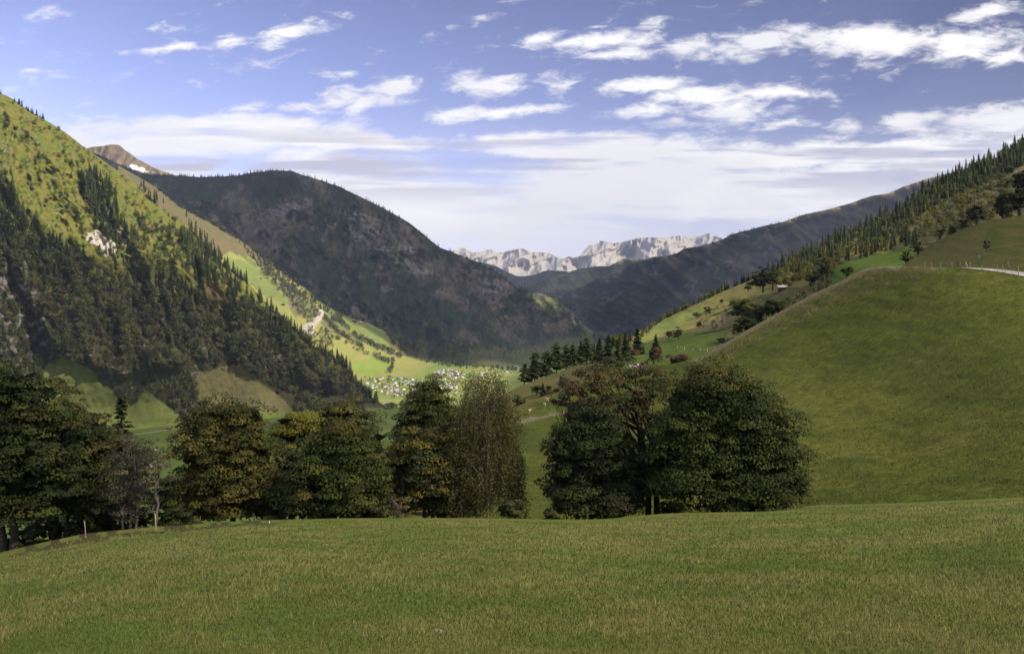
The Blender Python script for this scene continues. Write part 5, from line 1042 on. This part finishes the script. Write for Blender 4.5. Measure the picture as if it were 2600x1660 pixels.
one(VF,1500,868,7,1.2,'white house far up the valley at the foot of the middle mountain',2.0); one(VF,1365,917,0,1.2,'small white farmhouse beyond the conifers at the far side of the valley',1.3)
for i, u in enumerate(used):
    if not u:
        for c in list(pro[i].children_recursive)+[pro[i]]: bpy.data.objects.remove(c)

# ------------------------------------------------------------------ roads
def strip(name, s, pts, w, lift=0.06, mat=None, n=60, ww=None):
    pts = np.array(pts,float); t = np.linspace(0,1,len(pts)); u = np.linspace(0,1,n); x = np.interp(u,t,pts[:,0]); y = np.interp(u,t,pts[:,1])
    c = s.at(x,y); d = unit(np.gradient(c,axis=0)); e = np.array([d[:,1],-d[:,0],0*d[:,0]]).T; e = unit(e)
    rows = []
    for k in (-1,-.33,.33,1):
        q = c+e*w/2*k; q2 = s.at(1300+q[:,0]/q[:,1]*F0, HOR-q[:,2]/q[:,1]*F0); q[:,2] = (0.5*q2[:,2]+0.5*c[:,2]) if False else np.maximum(c[:,2], q[:,2]); rows.append(q+np.array([0,0,lift]))
    v = np.stack(rows,1).reshape(-1,3); i = np.arange(n-1)[:,None]*4+np.arange(3)[None]; f = np.stack([i,i+4,i+5,i+1],-1).reshape(-1,4)
    o = mk(name, v, f, mat or GRAVEL, smooth_=True); o['kind'] = 'structure'; return o
GRAVEL = mat_plain('gravel', (0.46,0.42,0.36), .2, .8)
strip('farm_road', FS, [(745,838),(775,828),(800,812),(815,795),(819,785)], 9, .8); strip('farm_track', FS, [(672,746),(700,742),(727,736),(722,733),(700,722)], 5, .8); strip('farm_track', FS, [(636,709),(662,713)], 4, .8); strip('farm_track', FS, [(548,641),(565,633),(572,631)], 5, .8)
strip('valley_road', VF, [(340,1103),(381,1098),(444,1088),(520,1082),(640,1079),(720,1086),(800,1092)], 5, .3)
strip('valley_road', VF, [(890,985),(960,1014),(1060,1020),(1180,1018)], 6, .3)
# road on the right meadow
def road_h():
    x = np.linspace(2440,3000,70); top = np.interp(x,[2440,2456,2500,2550,2600,2800,3000],[679.6,680.5,682,686.5,692.5,724,760]); bot = np.interp(x,[2440,2456,2500,2550,2600,2800,3000],[680.4,682.2,686.6,693.5,703,746,792])
    a = HM.at(x,np.maximum(top,np.interp(x,HM.xs,HM.top)+.3)); b = HM.at(x,bot); rows = [a+(b-a)*k+np.array([0,0,.10]) for k in (0,.33,.66,1)]
    v = np.stack(rows,1).reshape(-1,3); i = np.arange(69)[:,None]*4+np.arange(3)[None]; f = np.stack([i,i+4,i+5,i+1],-1).reshape(-1,4)
    mk('gravel_road', v, f, GRAVEL, smooth_=True)['kind'] = 'structure'
road_h()

# ------------------------------------------------------------------ fence posts, gate, stones, cows
def post(label, base, h_, rad=.05, lean=(0,0), mat=None, group=None, name='fence_post'):
    B_ = Bag(); p = np.array([[0,0,-.4],[lean[0]*.5,lean[1]*.5,h_*.5],[lean[0],lean[1],h_*.97],[lean[0],lean[1],h_]]); v, f = tube(p,[rad,rad*.95,rad*.9,rad*.25],7); B_.add(v,f)
    o = B_.build(name, mat or WOOD); o.location = tuple(map(float,base)); return tag(o, label, 'post', group)
b = on(IM,218,1364); post('left fence post, tilted, at the pasture edge before the dark left trees', b, 1.42, .045, (-.12,0))
b = on(IM,396,1346); post('thick fence post at the pasture edge under the bare birch', b, 1.45, .065, (-.08,0), mat_plain('reddish_wood',(0.34,0.25,0.17),.3,5))
b = on(IM,684,1328); post('tiny white marker post on the pasture crest under the golden tree', b, .22, .04, mat=WALLS[0])
for px, py, lab_ in ((1356,1061,'pale fence post on the line below the cows'),(1328,1068,'thin post left of the pale one below the cows'),(1390,1052,'thin post right of the pale one below the cows'),(1418,1047,'thin post at the right end of the fence below the cows')): post(lab_, on(HM,px,py), 1.15, .06)
RP = [(2388,681,'double fence post with a rusty side at the corner of the upper meadow'),(2417,680,'thin fence post between the double post and the wooden gate'),(2463,679,'pale fence post right beside the wooden gate'),(2493,687,'short post on the near side of the gravel road, nearest the gate'),(2533,688,'short post in the middle of the gravel road edge'),(2546,689,'thin short post just right of the middle one by the road'),(2552,697,'post below the gravel road'),(2586,703,'post below the road at the right edge'),(2586,691,'post above the road at the right edge'),
      (2486,658,'pale post standing high in the upper meadow'),(2348,677,'dark fence post left end of the upper meadow fence'),(2365,677,'dark fence post second from the left of the upper meadow fence'),(2214,681,'grey post on the top of the bank')]
for px, py, lab_ in RP: post(lab_, on(NH if py < 660 else HM,px,max(py,678)if py>=660 else py), 1.15, .07)
post('leaning fence post above the gravel road', on(NH,2564,680), 1.3, .08, (-.45,0))
for i,(px,py) in enumerate([(1720,884),(1738,888),(1760,890),(1778,891),(1796,892)]): post('small white fence post in a row across the dark green field', on(KL,px,py), 1.1, .07, mat=WALLS[0], group='small white posts across the dark green field')
for i,(px,py) in enumerate([(1862,885),(1884,878),(1904,868),(2072,792),(2052,800)]): post('weathered post along the lower edge of the brown bank', on(HM,px,py), 1.1, .07, group='posts along the lower edge of the brown bank')
# gate
gb = on(HM,2450,681); gt = tag(empty('wooden_gate', gb), 'wooden gate with a slanting brace at the start of the gravel road', 'gate')
for x in (-1.0,.15):
    v, f = box(x-.06,x+.06,-.06,.06,-.2,1.35); mk('gate_post', v, f, WOOD, gt)
for z in (.35,.75,1.12):
    v, f = box(-2.0,-.0,-.1,-.07,z,z+.11); mk('rail', v, f, WOODD, gt)
v, f = tube([[0.1,-.15,1.3],[.55,-.2,.0]],[.06,.06],5); mk('brace', v, f, WALLS[1], gt)
# stones
STONE = mat_plain('stone', (0.24,0.22,0.17), .3, 2)
for i,(px,py,s_) in enumerate([(825,1383,.22),(838,1397,.16),(918,1368,.20),(1072,1486,.14),(1110,1600,.13),(1795,1590,.10),(300,1370,.12),(560,1386,.15),(1010,1386,.13)]):
    rr = np.random.default_rng(300+i); import bmesh
    bm = bmesh.new(); bmesh.ops.create_icosphere(bm, subdivisions=2, radius=1)
    for q in bm.verts: q.co *= 1+.22*rr.normal()*.6; q.co.z *= .45; q.co.x *= 1.7
    me = bpy.data.meshes.new('stone'); bm.to_mesh(me); bm.free(); me.materials.append(STONE if i != 5 else BARKD)
    o = bpy.data.objects.new('stone', me); COL.objects.link(o); o.location = tuple(on(IM,px,py)); o.scale = (s_*.5,)*3
    tag(o, ['flat pale stone on the left pasture, upper of two','flat pale stone on the left pasture, lower of two','flat pale stone right of the pair on the left pasture','pale stone in the middle of the near grass','long flat pale stone near the bottom of the pasture','dark clod lying in the near grass at the right','small pale stone near the left fence posts','small pale stone under the golden tree','small pale stone below the dead shrub'][i], 'stone')
# cows
def cow(label, px, py, rz, body, head, seed):
    b = on(HM,px,py); r_ = np.random.default_rng(seed)
    pts = [(0,-.75,1.15,.30),(0,-.35,1.12,.36),(0,.1,1.08,.38),(0,.55,1.12,.35),(0,.85,1.22,.24),(0,1.1,1.3,.16),(0,1.32,1.22,.15),(0,1.55,1.05,.10)]
    vs = [(x,y,z) for x,y,z,_ in pts]; rd = [q for *_,q in pts]; es = [(i,i+1) for i in range(7)]
    for sx in (-1,1):
        for (j,y,hy) in ((0,-.75,-.09),(3,.55,.04)):
            k = len(vs); vs += [(sx*.22,y,.85),(sx*.24,y+hy,.48),(sx*.24,y,.08)]; rd += [.17,.085,.07]; es += [(j,k),(k,k+1),(k+1,k+2)]
    k = len(vs); vs += [(0,-1.05,1.2),(0,-1.12,.7)]; rd += [.04,.03]; es += [(0,k),(k,k+1)]
    for sx in (-1,1):
        k = len(vs); vs += [(sx*.26,1.28,1.32)]; rd += [.05]; es += [(6,k)]
    me = bpy.data.meshes.new('cow'); me.from_pydata(vs, es, []); o = bpy.data.objects.new('cow', me); COL.objects.link(o)
    m = o.modifiers.new('skin','SKIN'); 
    for i, q in enumerate(rd): me.skin_vertices[0].data[i].radius = (q,q)
    me.skin_vertices[0].data[2].use_root = True
    s_ = o.modifiers.new('sub','SUBSURF'); s_.levels = 1; s_.render_levels = 1
    mt, n_, bb = newmat('hide'); tcn = n_.nodes.new('ShaderNodeTexCoord'); q = smooth(n_, noise(n_, tcn.outputs['Object'], 1.6, 2), .46,.5); n_.links.new(mixc(n_, q, body, head), bb.inputs['Base Color']); me.materials.append(mt)
    o.location = tuple(b); o.rotation_euler.z = rz; tag(o, label, 'cow', 'cows grazing on the cow hill')
cow('pale tan cow, highest of the three grazing on the slope', 1388, 1021, .35, (0.42,0.25,0.10), (0.50,0.33,0.16), 1)
cow('dark and white patched cow, middle one of the three on the slope', 1382, 1034, .2, (0.14,0.09,0.06), (0.42,0.36,0.28), 2)
cow('brown and white cow, lowest of the three on the slope', 1345, 1050, -.3, (0.26,0.11,0.05), (0.42,0.34,0.25), 3)

# ------------------------------------------------------------------ grass
r = np.random.default_rng(77)
def blades(n, x0, x1, y0, y1, hpx, seed, name, label, surf, colf, wk=1.0, ypow=1.0, hmax=.16, keepf=None):
    r = np.random.default_rng(seed); x = r.uniform(x0,x1,n); y = y0+(y1-y0)*r.random(n)**ypow
    top = np.interp(x, surf.xs, surf.top); m = y > top+.5; x = x[m]; y = y[m]; W = surf.at(x,y)
    if keepf is not None: k = keepf(x,y,W,r); W = W[k]; x = x[k]; y = y[k]
    n = len(W); d = W[:,1]; pn = patchn(W[:,0],W[:,1]); h_ = np.minimum(r.uniform(.35,1.0,n)*hpx*d/F0, hmax)*(1+.5*np.clip(pn,-.6,1)); w = np.clip(.0008*d, .006, .05)*wk*r.uniform(.6,1.2,n)
    a = r.random(n)*2*pi; s = np.stack([np.cos(a),np.sin(a)*.4,0*a],-1)*w[:,None]; ln = r.normal(size=(n,2))*h_[:,None]*.38
    tip = W+np.stack([ln[:,0],ln[:,1],h_],-1); v = np.stack([W-s-[0,0,.02],W+s-[0,0,.02],tip],1).reshape(-1,3)
    c = colf(x,y,W,pn,r); cc = np.repeat(np.clip(c,.005,.7),3,0)
    o = mk(name, v, np.arange(3*n).reshape(n,3), ML, cols=cc); tag(o, label, 'grass', kind='stuff'); return o
def gcol(x,y,W,pn,r):
    n = len(x); dry = r.random(n) < np.clip(.34+1.0*pn,.05,.85)
    g = lerp([0.095,0.130,0.026],[0.160,0.185,0.046], r.random(n)); s = lerp([0.20,0.185,0.060],[0.31,0.28,0.10], r.random(n))
    return np.where(dry[:,None], s, g)*(1+.12*r.normal(size=(n,1)))
blades(260000, -250, 2850, 1262, 1740, 12, 401, 'pasture_grass', 'short grazed green and straw coloured grass of the near pasture', IM, gcol, 1.0, .8, .12)
blades(9000, -200, 2800, 1440, 1740, 30, 402, 'dry_grass_tufts', 'taller straw coloured stalks sticking out of the near pasture', IM, lambda x,y,W,pn,r: lerp([0.26,0.22,0.10],[0.42,0.36,0.18], r.random(len(x))), .7, .9, .26, lambda x,y,W,r: r.random(len(x)) < np.clip(.08+1.2*(fbm(W[:,0]/1.1,W[:,1]/1.1,3,5)-.05),0.03,1))
blades(7000, 1750, 2330, 668, 930, 7, 403, 'bank_grass', 'long dry brown grass on the bank along the meadow skyline', HM, lambda x,y,W,pn,r: lerp([0.15,0.115,0.05],[0.34,0.28,0.15], r.random(len(x))**1.6), 1.6, 1, .6, lambda x,y,W,r: inpoly(x,y,BANK))
blades(110000, 1180, 2800, 680, 1330, 7, 404, 'meadow_grass', 'tufted green grass of the long right hand meadow', HM, lambda x,y,W,pn,r: lerp([0.095,0.120,0.020],[0.165,0.165,0.045], r.random(len(x))**1.4), 1.5, 1, .30, lambda x,y,W,r: r.random(len(x)) < np.clip(.5+1.2*fbm(W[:,0]/5,W[:,1]/5,4,55),.1,1))
# ------------------------------------------------------------------ haze
HZ = mk('haze', np.array([(x,y,z) for z in (-331,2300) for y in (-2500,27500) for x in (-9000,13000)], float),
        [(0,2,3,1),(4,5,7,6),(0,1,5,4),(2,6,7,3),(0,4,6,2),(1,3,7,5)])
HZ['kind'] = 'stuff'
hm = bpy.data.materials.new('air'); hm.use_nodes = True; hn = hm.node_tree; hn.nodes.clear()
pv = hn.nodes.new('ShaderNodeVolumePrincipled'); pv.inputs['Color'].default_value = (0.62,0.72,1.0,1); pv.inputs['Density'].default_value = 2.1e-5; pv.inputs['Anisotropy'].default_value = 0.1
ho = hn.nodes.new('ShaderNodeOutputMaterial'); hn.links.new(pv.outputs[0], ho.inputs['Volume']); HZ.data.materials.append(hm)
